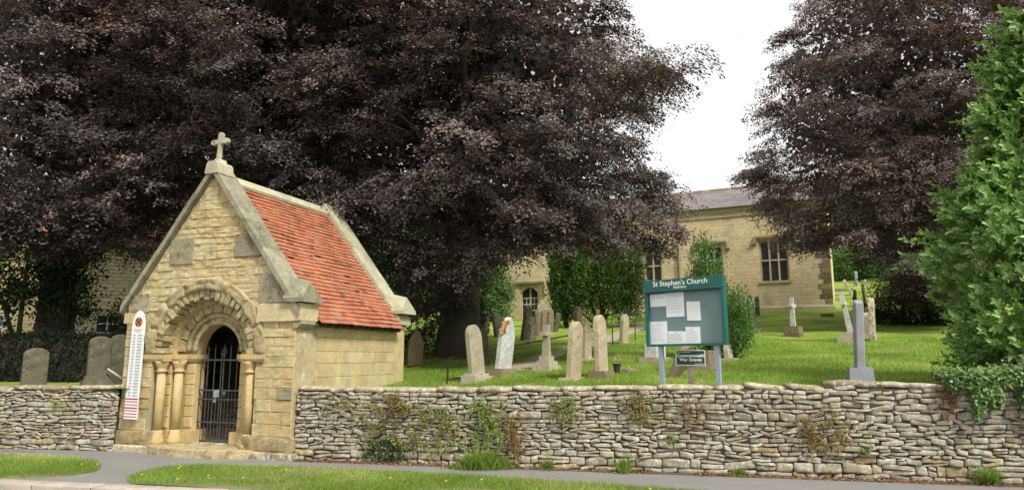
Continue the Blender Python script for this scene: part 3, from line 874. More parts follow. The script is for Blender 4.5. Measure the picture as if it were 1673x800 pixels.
coping(3.32, 3.84, 'rear_coping', M['pale_coping'])
# saddle stone and finial cross
mb = MB()
mb.extr([(AX - .15, 5.02), (AX + .15, 5.02), (AX + .12, 5.20), (AX + .08, 5.25), (AX - .08, 5.25), (AX - .12, 5.20)], lambda a, b, t: (a, t, b), -.11, .30)
mb.extr([(AX - .07, 5.24), (AX + .07, 5.24), (AX + .04, 5.32), (AX - .04, 5.32)], lambda a, b, t: (a, t, b), -.0, .20)
sad = mb.build('saddle_stone', M['pale_coping'], root); sad.location.z = -.08
mb = MB()
cyy = .10
def crossarm(p0, p1, w0, w1, th):
    p0 = Vector(p0); p1 = Vector(p1); d = (p1 - p0).normalized(); n = Vector((-d.z, 0, d.x))
    pts = [p0 + n * w0, p1 + n * w1, p1 - n * w1, p0 - n * w0]
    mb.extr([(p.x, p.z) for p in pts], lambda a, b, t: (a, t, b), cyy - th, cyy + th)
lean = .015
crossarm((AX, 0, 5.30), (AX + lean, 0, 5.66), .034, .030, .034)
crossarm((AX + lean, 0, 5.63), (AX + lean + .01, 0, 5.80), .032, .048, .037)
crossarm((AX + lean + .01, 0, 5.665), (AX - .135, 0, 5.655), .034, .050, .036)
crossarm((AX + lean, 0, 5.665), (AX + .165, 0, 5.675), .034, .050, .0365)
for (qx, qz, rr_) in ((AX + .025, 5.79, .052), (AX - .125, 5.655, .050), (AX + .158, 5.675, .050)):
    mb.extr([(qx + rr_ * math.cos(k * PI / 5) * random.uniform(.85, 1.15), qz + rr_ * math.sin(k * PI / 5)) for k in range(10)], lambda a, b, t: (a, t, b), cyy - .036, cyy + .0355)
fc_ = mb.build('finial_cross', M['pale_coping'], root); fc_.location = (-.04, 0, -.08)
# ridge stones
mb = MB(); y = .42
for i in range(4):
    L = 2.90 / 4
    mb.extr([(AX - .13, 4.86), (AX, 4.99), (AX + .13, 4.86), (AX + .15, 4.91), (AX + .03, 5.06), (AX - .03, 5.06), (AX - .15, 4.91)][::-1], lambda a, b, t: (a, t, b), y + .006, y + L)
    y += L
mb.build('ridge', M['pale_coping'], root).location.z = -.06
# tiles
for sgn, nm in ((1, 'roof_tiles'), (-1, 'roof_tiles')):
    mb = MB()
    E0 = Vector((AX + sgn * (2.11 if sgn > 0 else 1.98), 0, 2.22)); R0 = Vector((AX + sgn * .03, 0, 4.87)); dv = (R0 - E0); Ls = dv.length; dv.normalize()
    nv = Vector((sgn * dv.z * 1.0, 0, -dv.x * sgn)) if sgn > 0 else Vector((-dv.z, 0, dv.x))
    if nv.z < 0: nv = -nv
    rows = 33; g = Ls / rows
    for rI in range(rows):
        off = (rI % 2) * .0825 + random.uniform(-.01, .01)
        y = .42 - off - .02
        sag = .010 * noise.noise(Vector((rI * .2, 3, 1)))
        while y < 3.34:
            y0 = max(y, .42); y1 = min(y + .163, 3.34); y += .165
            if y1 - y0 < .03: continue
            lift = random.uniform(0, .008) + (.022 if random.random() < .012 else 0)
            wv = .026 * noise.noise(Vector((rI * .16, y * 1.1, 9)))
            j = random.uniform(-.006, .006)
            a = E0 + dv * (rI * g + j) + nv * (.034 + lift + wv); c_ = E0 + dv * ((rI + 1.35) * g) + nv * (.010 + wv); 
            al = a - nv * .017; cl_ = c_ - nv * .012
            P = []
            for q in (a, c_, cl_, al):
                P += [(q.x, y0, q.z), (q.x, y1, q.z)]
            rv = min(.99, max(0, random.gauss(.5, .2) + .25 * noise.noise(Vector((rI * .35, y * 1.8, 2)))))
            if random.random() < .07: rv = random.choice([0.02, .06, .98])
            mb.add(P, [(0, 2, 3, 1), (0, 1, 7, 6), (0, 6, 4, 2), (1, 3, 5, 7)], rv)
    mb.build(nm, M['tile'], root)
# roof deck under the tiles + rafter feet
mb = MB()
for sgn in (1, -1):
    p = [(AX + sgn * 2.06, 2.18), (AX, 4.84), (AX, 4.68), (AX + sgn * 1.90, 2.20)]
    mb.extr(p, lambda a, b, t: (a, t, b), .40, 3.33, .2)
mb.build('roof_deck', M['bark2'], root)
for i in range(12):
    y = .6 + i * .24; mb = MB(); mb.box(XR - .02, XR + .15, y, y + .06, 2.17, 2.235); mb.build('rafter_foot', M['bark2'], root)
# iron gate: two leaves
yg = .49
for sgn in (-1, 1):
    mb = MB(); x0, x1 = sorted((AX + sgn * .012, AX + sgn * .495))
    for zz in (.17, .50, .90, 1.06, 1.60): mb.box(x0, x1, yg - .012, yg + .012, zz - .014, zz + .014)
    for k in range(4):
        xx = x0 + .012 + (x1 - x0 - .024) * k / 3; top = 1.80 if k not in (0, 3) else 1.72
        mb.tube([(xx, yg, .16), (xx, yg, top), (xx, yg, top + .07)], [.010, .010, .002], 6)
    for k in range(3):
        xx = x0 + .012 + (x1 - x0 - .024) * (k + .5) / 3
        mb.tube([(xx, yg, .16), (xx, yg, 1.06)], .0065, 6)
    if sgn > 0:
        cxp = AX + .03
        mb.tube([(cxp, yg, .14), (cxp, yg, 1.86)], .013, 6)
        for q in (-1, 1): mb.tube([(cxp, yg, 1.66), (cxp + q * .05, yg, 1.73), (cxp + q * .035, yg, 1.80), (cxp + q * .015, yg, 1.78)], .009, 6)
    lf = mb.build('iron_gate', M['iron'], root)
    if sgn < 0: tag(lf)
    mb = MB()
    if sgn < 0: mb.box(AX - .13, AX - .01, yg - .035, yg - .013, .94, 1.07)
    else: mb.lathe([(.01, 0), (.045, .0), (.045, .03), (.02, .05)], 0, 0, 12); 
    lk = mb.build('lock_plate' if sgn < 0 else 'gate_knob', M['steel'] if sgn < 0 else M['iron'], lf)
    if sgn > 0: lk.location = (AX + .10, yg - .012, 1.0); lk.rotation_euler = (PI / 2, 0, 0)
# padlock hanging from the lock
pt = thing('padlock', 'small bright padlock hanging on the iron gate of the lychgate', 'padlock', lych(AX - .075, yg - .05, .85), (0, 0, LR))
mb = MB(); mb.box(-.024, .024, -.012, .012, 0, .05); mb.build('lock_body', M['steel'], pt)
mb = MB(); mb.tube([(-.016, 0, .045), (-.016, 0, .08), (-.008, 0, .095), (.008, 0, .095), (.016, 0, .08), (.016, 0, .045)], .004, 6); mb.build('shackle', M['steel'], pt)

# ---- fund-raising board on the lychgate
b0 = lych(0, -.055); 
hw = 0
bd = thing('wall_board', 'tall narrow white pointed board with round emblem and crimson stripes on the lychgate front', 'board', lych(-3.44, -.07, .56), (0, math.radians(0.6), LR))
mb = MB(); hw = .152; H = 1.62
pts = [(hw * 1.0, 0), (hw, H)] + [(hw * math.cos(a) ** .9, H + .30 * math.sin(a)) for a in (.3, .6, .9, 1.15, 1.35)] + [(0, H + .31)]
pts = pts + [(-x, z) for x, z in pts[-2::-1]]
mb.extr(pts[::-1], lambda a, b, t: (a, t, b), -.02, .0)
mb.build('panel', M['white'], bd)
mb = MB()
N = 24; c0 = (0, 1.72)
mb.extr([(c0[0] + .088 * math.cos(2 * PI * k / N), c0[1] + .088 * math.sin(2 * PI * k / N)) for k in range(N)], lambda a, b, t: (a, t, b), -.023, -.019)
em = mb.build('emblem', M['emblem'], bd)
mb = MB()
for k in range(4):
    an = PI / 4 + k * PI / 2; cx_, cz_ = c0[0] + .062 * math.cos(an), c0[1] + .062 * math.sin(an)
    mb.extr([(cx_ + .022 * math.cos(2 * PI * q / 10), cz_ + .022 * math.sin(2 * PI * q / 10)) for q in range(10)], lambda a, b, t: (a, t, b), -.0255, -.022)
mb.extr([(c0[0] + .03 * math.cos(2 * PI * k / 12), c0[1] + .03 * math.sin(2 * PI * k / 12)) for k in range(12)], lambda a, b, t: (a, t, b), -.0255, -.022)
mb.build('emblem_mark', M['emblem_dark'], em)
mb = MB()
for zz, w in ((1.585, .10), (1.55, .07)): 
    for k in range(5): mb.box(-w + k * 2 * w / 5, -w + (k + .75) * 2 * w / 5, -.023, -.0195, zz - .008, zz + .010)
for i in range(21):
    zz = 1.47 - i * .0535
    for (a, w) in ((-.100, .062), (.010, .100)):
        x = a
        while x < a + w:
            q = .016; mb.box(x, x + q * .72, -.023, -.0195, zz, zz + .027); x += q
mb.build('number_rows', M['ink'], bd)
mb = MB()
for i in range(7):
    zz = .365 - i * .0525
    mb.box(-hw + .004, hw - .004, -.0235, -.0195, zz - (.024 if i in (0, 3) else .015), zz)
mb.build('stripes', M['pink'], bd)

# ================================================================== CHURCH
CR = math.atan2(-.436, .90)
church = thing('church', 'pale gold stone church with slate roof and mullioned windows at the top of the churchyard', 'church', (K.x, K.y, 4.0), (0, 0, CR))
def holes_wall(mbx, x0, x1, z0, z1, rects, y=0.0, dep=.28, ax='x', sgn=1):
    """planar wall with rectangular openings and reveals; local plane y"""
    xs = sorted({x0, x1, *[r[0] for r in rects], *[r[1] for r in rects]}); zs = sorted({z0, z1, *[r[2] for r in rects], *[r[3] for r in rects]})
    for a, b_ in zip(xs, xs[1:]):
        for c_, d in zip(zs, zs[1:]):
            m1, m2 = (a + b_) / 2, (c_ + d) / 2
            if any(r[0] < m1 < r[1] and r[2] < m2 < r[3] for r in rects): continue
            mbx.add([(a, y, c_), (b_, y, c_), (b_, y, d), (a, y, d)], [(0, 1, 2, 3)], .5)
    for (a, b_, c_, d) in rects:
        mbx.add([(a, y, c_), (b_, y, c_), (b_, y, d), (a, y, d), (a, y + dep, c_), (b_, y + dep, c_), (b_, y + dep, d), (a, y + dep, d)],
                [(0, 4, 5, 1), (1, 5, 6, 2), (2, 6, 7, 3), (3, 7, 4, 0)], .5)
WINS = [(-3.70, -2.13, 1.95, 4.36, 3), (-7.18, -5.74, 2.45, 4.20, 3), (-10.5, -9.38, 2.30, 4.08, 2)]
mb = MB()
holes_wall(mb, -16.27, 0, -.6, 6.45, [w[:4] for w in WINS])
mb.add([(0, 0, -.6), (0, 8.4, -.6), (0, 8.4, 6.45), (0, 4.2, 8.45), (0, 0, 6.45)], [(0, 1, 2, 3, 4)], .5)
mb.add([(-16.27, 0, -.6), (-16.27, 8.4, -.6), (-16.27, 8.4, 6.45), (-16.27, 4.2, 8.45), (-16.27, 0, 6.45)], [(4, 3, 2, 1, 0)], .5)
mb.add([(0, 8.4, -.6), (-16.27, 8.4, -.6), (-16.27, 8.4, 6.45), (0, 8.4, 6.45)], [(0, 1, 2, 3)], .5)
mb.build('nave_wall', M['church_wall'], church)
# plinth course
mb = MB(); mb.extr([(-.09, -.6), (-.09, .42), (0.0, .52), (.05, .52), (.05, -.6)], lambda a, b, t: (t, a, b), -16.25, .09)
mb.build('plinth', M['dressing'], church)
# dark weathered quoins on the corner
mb = MB(); z = .52; i = 0
while z < 6.2:
    h = random.uniform(.26, .34); L = .62 if i % 2 else .36; L *= random.uniform(.85, 1.5)
    mb.pillow(-L, .012, z + .004, z + h - .004, .02, lambda a, b, d: (a, -.004 - d, b), 3, 3, .015, .003)
    mb.add([(.014, -.015, z), (.014, .4, z), (.014, .4, z + h), (.014, -.015, z + h)], [(0, 1, 2, 3)]); z += h; i += 1
mb.build('quoins', M['quoin'], church)
# eaves string, gutter, roof
mb = MB(); mb.extr([(-.10, 6.30), (-.14, 6.42), (0.02, 6.44), (.02, 6.12), (-.05, 6.12)], lambda a, b, t: (t, a, b), -16.27, .05)
mb.extr([(-.07, 5.86), (-.07, 5.94), (.02, 5.98), (.02, 5.84)], lambda a, b, t: (t, a, b), -16.27, .03)
mb.build('cornice', M['dressing'], church)
mb = MB(); mb.extr([(-.26, 6.42), (-.28, 6.52), (-.15, 6.52), (-.15, 6.42)], lambda a, b, t: (t, a, b), -16.27, .12); mb.build('gutter', M['gutter'], church)
rf = MB(); rf.extr([(-.20, 6.47), (4.2, 8.55), (8.6, 6.47), (8.6, 6.38), (4.2, 8.44), (-.2, 6.38)], lambda a, b, t: (t, a, b), -16.27, .14)
roof = rf.build('roof', M['slate'], church)
mb = MB()
for i in range(30): mb.extr([(4.02, 8.48), (4.2, 8.64), (4.38, 8.48)], lambda a, b, t: (t, a, b), -16.27 + i * .548, -16.27 + i * .548 + .537)
mb.build('ridge_tiles', M['quoin'], roof)
mb = MB(); mb.extr([(-.30, 6.40), (4.2, 8.62), (8.7, 6.40), (8.7, 6.58), (4.2, 8.80), (-.30, 6.58)], lambda a, b, t: (t, a, b), -.10, .22)
mb.build('gable_coping', M['dressing'], church)
mb = MB(); mb.tube([(-8.36, -.16, 6.42), (-8.36, -.10, 6.2), (-8.36, -.09, .3)], .05, 8)
for z in (1.2, 3.0, 4.8): mb.tube([(-8.36, -.09, z), (-8.36, -.09, z + .07)], .066, 8)
mb.build('downpipe', M['pipe'], church)
def arch_light(x0, x1, z0, z1, n=8):
    """outline of an opening with a shallow round head"""
    c = (x0 + x1) / 2; r = (x1 - x0) / 2
    return [(x0, z0), (x1, z0)] + [(c + r * math.cos(PI * k / n), z1 - r + r * math.sin(PI * k / n)) for k in range(n + 1)]
for (x0, x1, z0, z1, nl) in WINS:
    fr = MB(); yy = .10
    fw = .10; mw = .085
    lw = (x1 - x0 - 2 * fw - (nl - 1) * mw) / nl
    fr.box(x0 + .001, x0 + fw, yy, .26, z0, z1 - .001); fr.box(x1 - fw, x1 - .001, yy, .26, z0, z1 - .001)
    zt = z0 + (z1 - z0) * .48
    for k in range(1, nl):
        xx = x0 + fw + k * lw + (k - 1) * mw; fr.box(xx, xx + mw, yy, .26, z0, z1 - .001)
    fr.box(x0 + fw, x1 - fw, yy + .012, .25, zt, zt + .085)
    # heads with arched cut-outs
    for k in range(nl):
        a = x0 + fw + k * (lw + mw); b_ = a + lw; c_ = (a + b_) / 2; r = lw / 2; top = z1 - .09
        n = 8; arcp = [(c_ + r * math.cos(PI * q / n), top - r + r * math.sin(PI * q / n)) for q in range(n + 1)]
        for q in range(n):
            (p0, q0), (p1, q1) = arcp[q], arcp[q + 1]
            fr.add([(p0, yy + .006, q0), (p1, yy + .006, q1), (p1, yy + .006, z1), (p0, yy + .006, z1), (p0, .25, q0), (p1, .25, q1)], [(0, 3, 2, 1), (0, 1, 5, 4)], .5)
    fr.box(x0 - .10, x1 + .10, -.07, .12, z0 - .14, z0 - .001)
    w = fr.build('window', M['dressing'], church)
    g = MB(); g.add([(x0, .22, z0), (x1, .22, z0), (x1, .22, z1), (x0, .22, z1)], [(0, 1, 2, 3)]); g.build('pane', M['leaded'], w)
    h = MB(); hz = z1 + .10
    h.box(x0 - .24, x1 + .24, -.13, .02, hz, hz + .13)
    for sx, q in ((x0 - .24, 1), (x1 + .24, -1)):
        a, b_ = sorted((sx, sx + q * .12)); h.box(a, b_, -.128, .02, hz - .28, hz - .002)
        a, b_ = sorted((sx + q * .12, sx - q * .18)); h.box(a, b_, -.132, .02, hz - .38, hz - .28)
    h.build('hood_mould', M['quoin'], w)
# west tower with the door
mb = MB()
TX0, TX1, TY = -20.65, -16.25, -.45
holes_wall(mb, TX0, TX1, -.6, 8.6, [(-18.95, -17.35, .10, 2.34)], y=TY, dep=.4)
mb.add([(TX1, TY, -.6), (TX1, 5, -.6), (TX1, 5, 8.6), (TX1, TY, 8.6)], [(0, 1, 2, 3)], .5)
mb.add([(TX0, TY, -.6), (TX0, 5, -.6), (TX0, 5, 8.6), (TX0, TY, 8.6)], [(3, 2, 1, 0)], .5)
mb.add([(TX0, 5, -.6), (TX1, 5, -.6), (TX1, 5, 8.6), (TX0, 5, 8.6)], [(3, 2, 1, 0)], .5)
mb.build('tower_wall', M['church_wall'], church)
mb = MB(); mb.box(TX0 - .1, TX1 + .1, TY - .1, 5.1, 8.6, 8.85)
for k in range(5):
    x = TX0 + .1 + k * 1.05; mb.box(x, x + .55, TY - .08, TY + .25, 8.85, 9.3); mb.box(x, x + .55, 4.75, 5.08, 8.85, 9.3)
mb.build('parapet', M['dressing'], church)
mb = MB(); mb.extr([(-.12 + TY, -.6), (-.12 + TY, .35), (TY + .02, .45), (TY + .02, -.6)], lambda a, b, t: (t, a, b), TX0 - .1, -19.1)
mb.extr([(-.12 + TY, -.6), (-.12 + TY, .35), (TY + .02, .45), (TY + .02, -.6)], lambda a, b, t: (t, a, b), -17.2, TX1 + .1)
mb.box(-20.0, -16.9, TY - .75, TY - .1, -.4, .04); mb.box(-19.6, -17.0, TY - .45, TY + .02, .04, .10)
mb.build('tower_plinth', M['dressing'], church)
dx0, dx1 = -18.95, -17.35
fr = MB()
for i, (e, yv) in enumerate(((.0, .03), (.11, .12))):
    a, b_ = dx0 + e, dx1 - e
    fr.box(a, a + .12, TY + yv, TY + .38, .15, 2.34 - e); fr.box(b_ - .12, b_, TY + yv, TY + .38, .15, 2.34 - e)
# pointed head
cx = (dx0 + dx1) / 2; n = 10
def head(u): # u in -1..1
    return 1.80 + .40 * (1 - abs(u) ** 1.7)
xs = np.linspace(dx0 + .12, dx1 - .12, n + 1)
for i in range(n):
    u0 = (xs[i] - cx) / (xs[-1] - cx); u1 = (xs[i + 1] - cx) / (xs[-1] - cx)
    fr.add([(xs[i], TY + .06, head(u0)), (xs[i + 1], TY + .06, head(u1)), (xs[i + 1], TY + .06, 2.34), (xs[i], TY + .06, 2.34), (xs[i], TY + .38, head(u0)), (xs[i + 1], TY + .38, head(u1))], [(0, 1, 2, 3), (0, 4, 5, 1)], .5)
dr = fr.build('door_frame', M['dressing'], church)
mb = MB(); mb.add([(dx0, TY + .30, .10), (dx1, TY + .30, .10), (dx1, TY + .30, 2.34), (dx0, TY + .30, 2.34)], [(0, 1, 2, 3)]); mb.build('door', M['door_wood'], dr)
mb = MB()
for (a, b_) in ((dx0 + .30, cx - .07), (cx + .07, dx1 - .30)):
    for zz in (.66, 1.07, 1.48): mb.box(a, b_, TY + .262, TY + .295, zz, zz + .045)
    mb.box((a + b_) / 2 - .012, (a + b_) / 2 + .012, TY + .266, TY + .295, .66, 1.50)
mb.build('door_glazing_bars', M['white'], dr)
mb = MB(); mb.box(cx - .06, cx + .06, TY + .25, TY + .298, .15, 2.3); mb.build('door_mullion', M['dressing'], dr)
h = MB(); h.box(dx0 - .32, dx1 + .32, TY - .13, TY + .01, 2.44, 2.56)
for sx, q in ((dx0 - .32, 1), (dx1 + .32, -1)):
    a, b_ = sorted((sx, sx + q * .12)); h.box(a, b_, TY - .128, TY + .01, 1.75, 2.438)
    a, b_ = sorted((sx + q * .12, sx - q * .16)); h.box(a, b_, TY - .132, TY + .01, 1.65, 1.75)
h.build('hood_mould', M['quoin'], dr)

# ================================================================== HOUSE behind the left trees
hc = at_y(112, 560, 26.5)
HR = math.atan2(.42, .91)
house = thing('house', 'stone house with white windows and red tiled roof behind the trees left of the lychgate', 'house', (hc.x, hc.y, 1.0), (0, 0, HR))
mb = MB(); holes_wall(mb, 0, 9, 0, 5.0, [(.80, 1.62, 1.55, 2.30)], dep=.12)
mb.add([(9, 0, 0), (9, 7, 0), (9, 7, 5), (9, 0, 5)], [(0, 1, 2, 3)]); mb.build('wall', M['house_wall'], house)
# the left, sunlit face: runs back along local y
lf = D.objects.new('side_wall', None)
mb = MB(); holes_wall(mb, -8.0, 0, 0, 5.0, [(-1.55, -.75, 1.25, 2.35), (-4.4, -3.5, 1.3, 2.35), (-1.6, -.8, 3.4, 4.3)], dep=.10)
o = mb.build('front_wall', M['house_front'], house); o.rotation_euler = (0, 0, math.radians(-42))
rot2 = Matrix.Rotation(math.radians(-42), 4, 'Z')
mb = MB(); mb.box(-.14, .02, -.05, .10, 0, 5.0); mb.build('corner_quoin', M['white'], house)
def sash(x0, x1, z0, z1, y, par, Mx=None, rows=2, cols=2):
    mbx = MB(); f = .055
    for (a, b_, c_, d) in ((x0, x0 + f, z0, z1), (x1 - f, x1, z0, z1), (x0 + f, x1 - f, z0, z0 + f), (x0 + f, x1 - f, z1 - f, z1)):
        mbx.box(a, b_, y - .04, y + .03, c_, d, M=Mx)
    for k in range(1, cols): xx = x0 + (x1 - x0) * k / cols; mbx.box(xx - .02, xx + .02, y - .03, y + .02, z0 + f, z1 - f, M=Mx)
    for k in range(1, rows): zz = z0 + (z1 - z0) * k / rows; mbx.box(x0 + f, x1 - f, y - .034, y + .018, zz - .022, zz + .022, M=Mx)
    w = mbx.build('window', M['white'], par)
    g = MB(); P = [(x0, y + .01, z0), (x1, y + .01, z0), (x1, y + .01, z1), (x0, y + .01, z1)]
    if Mx is not None: P = [Mx @ Vector(p) for p in P]
    g.add(P, [(0, 1, 2, 3)]); g.build('pane', M['glass'], w)
sash(.80, 1.62, 1.55, 2.30, .08, house)
sash(-1.55, -.75, 1.25, 2.35, .06, house, rot2, 2, 2); sash(-4.4, -3.5, 1.3, 2.35, .06, house, rot2); sash(-1.6, -.8, 3.4, 4.3, .06, house, rot2)
mb = MB(); mb.box(.70, 1.72, -.03, .05, 2.302, 2.50); mb.build('lintel', M['dressing'], house)
mb = MB()
fa = rot2 @ Vector((-8.2, -.3, 5.0)); fb = Vector((-.1, -.35, 5.0))
rise = rot2 @ Vector((-8.2, 3.2, 7.6)); rise2 = rot2 @ Vector((1.0, 3.4, 7.6))
mb.add([fa, fb, rise2, rise], [(0, 1, 2, 3)], .6); mb.add([Vector((-.1, -.35, 5)), Vector((9.3, -.35, 5)), Vector((9.3, 3.5, 7.6)), rise2], [(0, 1, 2, 3)], .4)
mb.add([Vector((9.3, -.35, 5)), Vector((9.3, 7.3, 5)), Vector((9.3, 3.5, 7.6))], [(0, 1, 2)], .4)
hr = mb.build('roof', M['tile'], house)

# low far boundary wall by the tower, with a mat of growth on it
p0 = at_y(770, 540, 50); 
lw = thing('boundary_wall', 'low brown churchyard wall running up to the left corner of the church', 'wall', (p0.x, p0.y, 3.9))
mb = MB()
d2 = (Vector(at_y(818, 540, 49.0)) - p0)
for i in range(16):
    for j in range(9):
        q = d2 * (i / 15.0); mb.pillow(q.x - .13 + (j % 2) * .08, q.x + .1 + (j % 2) * .08, j * .2, j * .2 + .19, .1, lambda a, b, d, q=q: (a, q.y - d, b + .0), 3, 2, .02, .02, sq=.3)
mb.box(-.2, d2.x + .1, .1 + d2.y * .5, .4 + d2.y * .5, 0, 1.75)
mb.build('stone_face', M['g_brown'], lw)

# ================================================================== HEADSTONES
GA = math.atan2(.861, .509)
def profile(style, w, h):
    hw = w / 2
    if style == 'round':
        return [(-hw, 0), (hw, 0)] + [(hw * math.cos(a), h - hw + hw * math.sin(a)) for a in np.linspace(0, PI, 13)]
    if style == 'low':     # low segmental head
        r = hw * .62
        return [(-hw, 0), (hw, 0)] + [(hw * math.cos(a), h - r + r * math.sin(a)) for a in np.linspace(0, PI, 13)]
    if style == 'gothic':
        r = hw * 1.5
        R = [(hw * (1 - u), h - r + r * math.sin(PI / 2 * u) ** .9) for u in np.linspace(0, 1, 8)]
        return [(-hw, 0), (hw, 0)] + R + [(-x, z) for x, z in R[-2::-1]]
    if style == 'shoulder':
        s = hw * .30; r = hw - s; zs = h - r
        return [(-hw, 0), (hw, 0), (hw, zs - .10), (hw - s * .3, zs - .03), (hw - s, zs)] + [(r * math.cos(a), zs + r * math.sin(a)) for a in np.linspace(.1, PI - .1, 9)] + [(-hw + s, zs), (-hw + s * .3, zs - .03), (-hw, zs - .10)]
    if style == 'ogee':
        return [(-hw, 0), (hw, 0), (hw, h * .86), (hw * .86, h * .91), (hw * .5, h * .94), (hw * .22, h * .985), (0, h), (-hw * .22, h * .985), (-hw * .5, h * .94), (-hw * .86, h * .91), (-hw, h * .86)]
    if style == 'peak':
        return [(-hw, 0), (hw, 0), (hw, h * .93), (0, h), (-hw, h * .93)]
    if style == 'square':
        return [(-hw, 0), (hw, 0), (hw, h), (-hw, h)]
def slab(mb, w, h, t, style, z0=0, taper=0.0):
    pr = profile(style, w, h); N = len(pr); bv = min(.014, t * .18)
    def lay(y, sc): return [(x * (1 + taper * (1 - z / h)) - math.copysign(min(abs(x), sc), x), y, z0 + (z - sc if z > h * .5 else z)) for x, z in pr]
    L = [lay(-t / 2, bv), lay(-t / 2 + bv, 0), lay(t / 2 - bv, 0), lay(t / 2, bv)]
    vs = [p for l in L for p in l]
    fs = [tuple(range(N))] + [tuple(range(4 * N - 1, 3 * N - 1, -1))]
    for k in range(3): fs += [(k * N + i, (k + 1) * N + i, (k + 1) * N + (i + 1) % N, k * N + (i + 1) % N) for i in range(N)]
    mb.add(vs, fs, .5)
def frustum(mb, w0, d0, w1, d1, z0, z1):
    mb.add([(-w0, -d0, z0), (w0, -d0, z0), (w0, d0, z0), (-w0, d0, z0), (-w1, -d1, z1), (w1, -d1, z1), (w1, d1, z1), (-w1, d1, z1)],
           [(3, 2, 1, 0), (4, 5, 6, 7), (0, 1, 5, 4), (1, 2, 6, 5), (2, 3, 7, 6), (3, 0, 4, 7)])
def locate(px, py, Y=None):
    if Y is None: return on_ground(px, py)
    p = at_y(px, py, Y); return Vector((p.x, p.y, G(p.x, p.y)))
HG = 'headstones standing in the churchyard'
def grave(px, pyb, pyt, w, style, mat, label, lean=0, side=0, t=.11, Y=None, pl=None, rot=0, cross=False, sink=.12, name='headstone', roundel=False, group=HG, plmat=None):
    P = locate(px, pyb, Y); 
    top = at_y(px, pyt, P.y).z; h = max(.25, top - P.z)
    R = (math.radians(lean), math.radians(side), GA + math.radians(rot))
    root = None
    mb = MB(); z0 = 0
    ph = sum(q[2] for q in pl) if pl else 0
    if pl:
        root = thing(name, label, 'headstone', P, (0, 0, GA + math.radians(rot)), group)
        q = MB(); z = -.06
        for (pw, pd, phh) in pl:
            frustum(q, pw / 2, pd / 2, pw / 2 * .94, pd / 2 * .92, z, z + phh + (.06 if z < 0 else 0)); z += phh + (.06 if z < 0 else 0)
        q.build('plinth', plmat or mat, root)
    hh = (h - ph) / max(.5, math.cos(math.radians(lean)) * math.cos(math.radians(side)))
    if cross:
        cw = w; bw = .105 if w > .4 else .085; zc = hh * .70
        frustum(mb, bw * .62, t * .6, bw * .45, t * .45, -.02, zc - bw * .45)
        mb.box(-cw / 2, cw / 2, -t * .46, t * .46, zc - bw * .45, zc + bw * .55)
        mb.box(-bw * .47, bw * .47, -t * .455, t * .455, zc + bw * .55, hh)
    else:
        slab(mb, w, hh + (sink if not pl else .01), t, style, -sink if not pl else -.01)
        if roundel:
            mb.lathe([(.055, 0), (.055, .012), (.035, .014)], 0, 0, 14)
            n0 = len(mb.v) - 42
            for i in range(n0, len(mb.v)):
                x, y, z = mb.v[i]; mb.v[i] = (x, -t / 2 - z + .002, hh - w * .55 + y)
    if pl:
        o = mb.build('cross' if cross else 'slab', mat, root); o.location = (0, 0, ph); o.rotation_euler = (R[0], R[1], 0)
    else:
        o = mb.build(name, mat); o.location = P; o.rotation_euler = R; tag(o, label, 'headstone', group); root = o
    return root
g = grave
# left of the lychgate
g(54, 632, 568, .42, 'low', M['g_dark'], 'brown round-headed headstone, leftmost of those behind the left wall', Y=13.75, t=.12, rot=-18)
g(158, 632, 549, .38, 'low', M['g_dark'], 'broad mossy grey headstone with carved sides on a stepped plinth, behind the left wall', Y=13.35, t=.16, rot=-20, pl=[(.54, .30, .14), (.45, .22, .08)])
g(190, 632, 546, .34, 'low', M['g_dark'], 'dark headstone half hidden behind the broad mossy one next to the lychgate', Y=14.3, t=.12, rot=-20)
# leaning pale rod
p = locate(196, 618, 13.3); mb = MB(); mb.tube([(-.25, 0, .33), (.05, .05, .13), (.28, .08, -.02)], .018, 8)
o = mb.build('timber_pole', M['g_white']); o.location = p; tag(o, 'short pale pole leaning at the foot of the mossy headstone by the lychgate', 'pole')
g(677, 597, 540, .42, 'gothic', M['g_brown'], 'grey pointed headstone alone in the shade right behind the lychgate', lean=5, t=.10, rot=-25)
g1 = g(779, 622, 530, .46, 'round', M['g_tan'], 'tan round-headed headstone leaning left on a stone slab, left of the white one', lean=-7, side=0, t=.12, pl=[(.66, .36, .10), (.56, .24, .05)])
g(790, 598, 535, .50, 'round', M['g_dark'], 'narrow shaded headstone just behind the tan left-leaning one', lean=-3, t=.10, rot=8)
g2 = g(822, 611, 518, .52, 'gothic', M['g_white'], 'white pointed headstone leaning right with orange lichen on its shoulder', lean=7.5, t=.12, pl=[(.70, .32, .12)], plmat=M['g_brown'])
# orange lichen: thin crust on the left shoulder of the white stone
slabo = [c for c in g2.children if c.name.startswith('slab')][0]
hhh = max(v.co.z for v in slabo.data.vertices)
mb = MB()
for i in range(60):
    z = hhh - random.uniform(.08, .36); xlim = .28 * min(1, math.sqrt(max(.02, (hhh - z) / .42)))
    x = -xlim - .004 + (abs(random.gauss(0, .045)) if i % 2 else 0); rr = random.uniform(.012, .035)
    mb.extr([(x + rr * math.cos(q) * random.uniform(.7, 1.1), z + rr * math.sin(q)) for q in np.linspace(0, 2 * PI, 8)[:-1]], lambda a, b, t: (a, t, b), -.0635, (-.058 if i % 2 else random.uniform(-.02, .058)))
mb.build('lichen_patch', M['lichen_orange'], slabo)
g(893, 604, 530, .36, 'x', M['g_tan'], 'pale stone cross on a three-stepped base in front of the gravel path', cross=True, t=.15, pl=[(.58, .44, .10), (.42, .34, .09), (.28, .24, .11)])
g(937, 619, 525, .43, 'round', M['g_buff'], 'buff round-headed headstone with carved roundel close to the wall, leaning right', lean=4, t=.13, roundel=True, pl=[(.66, .34, .03)])
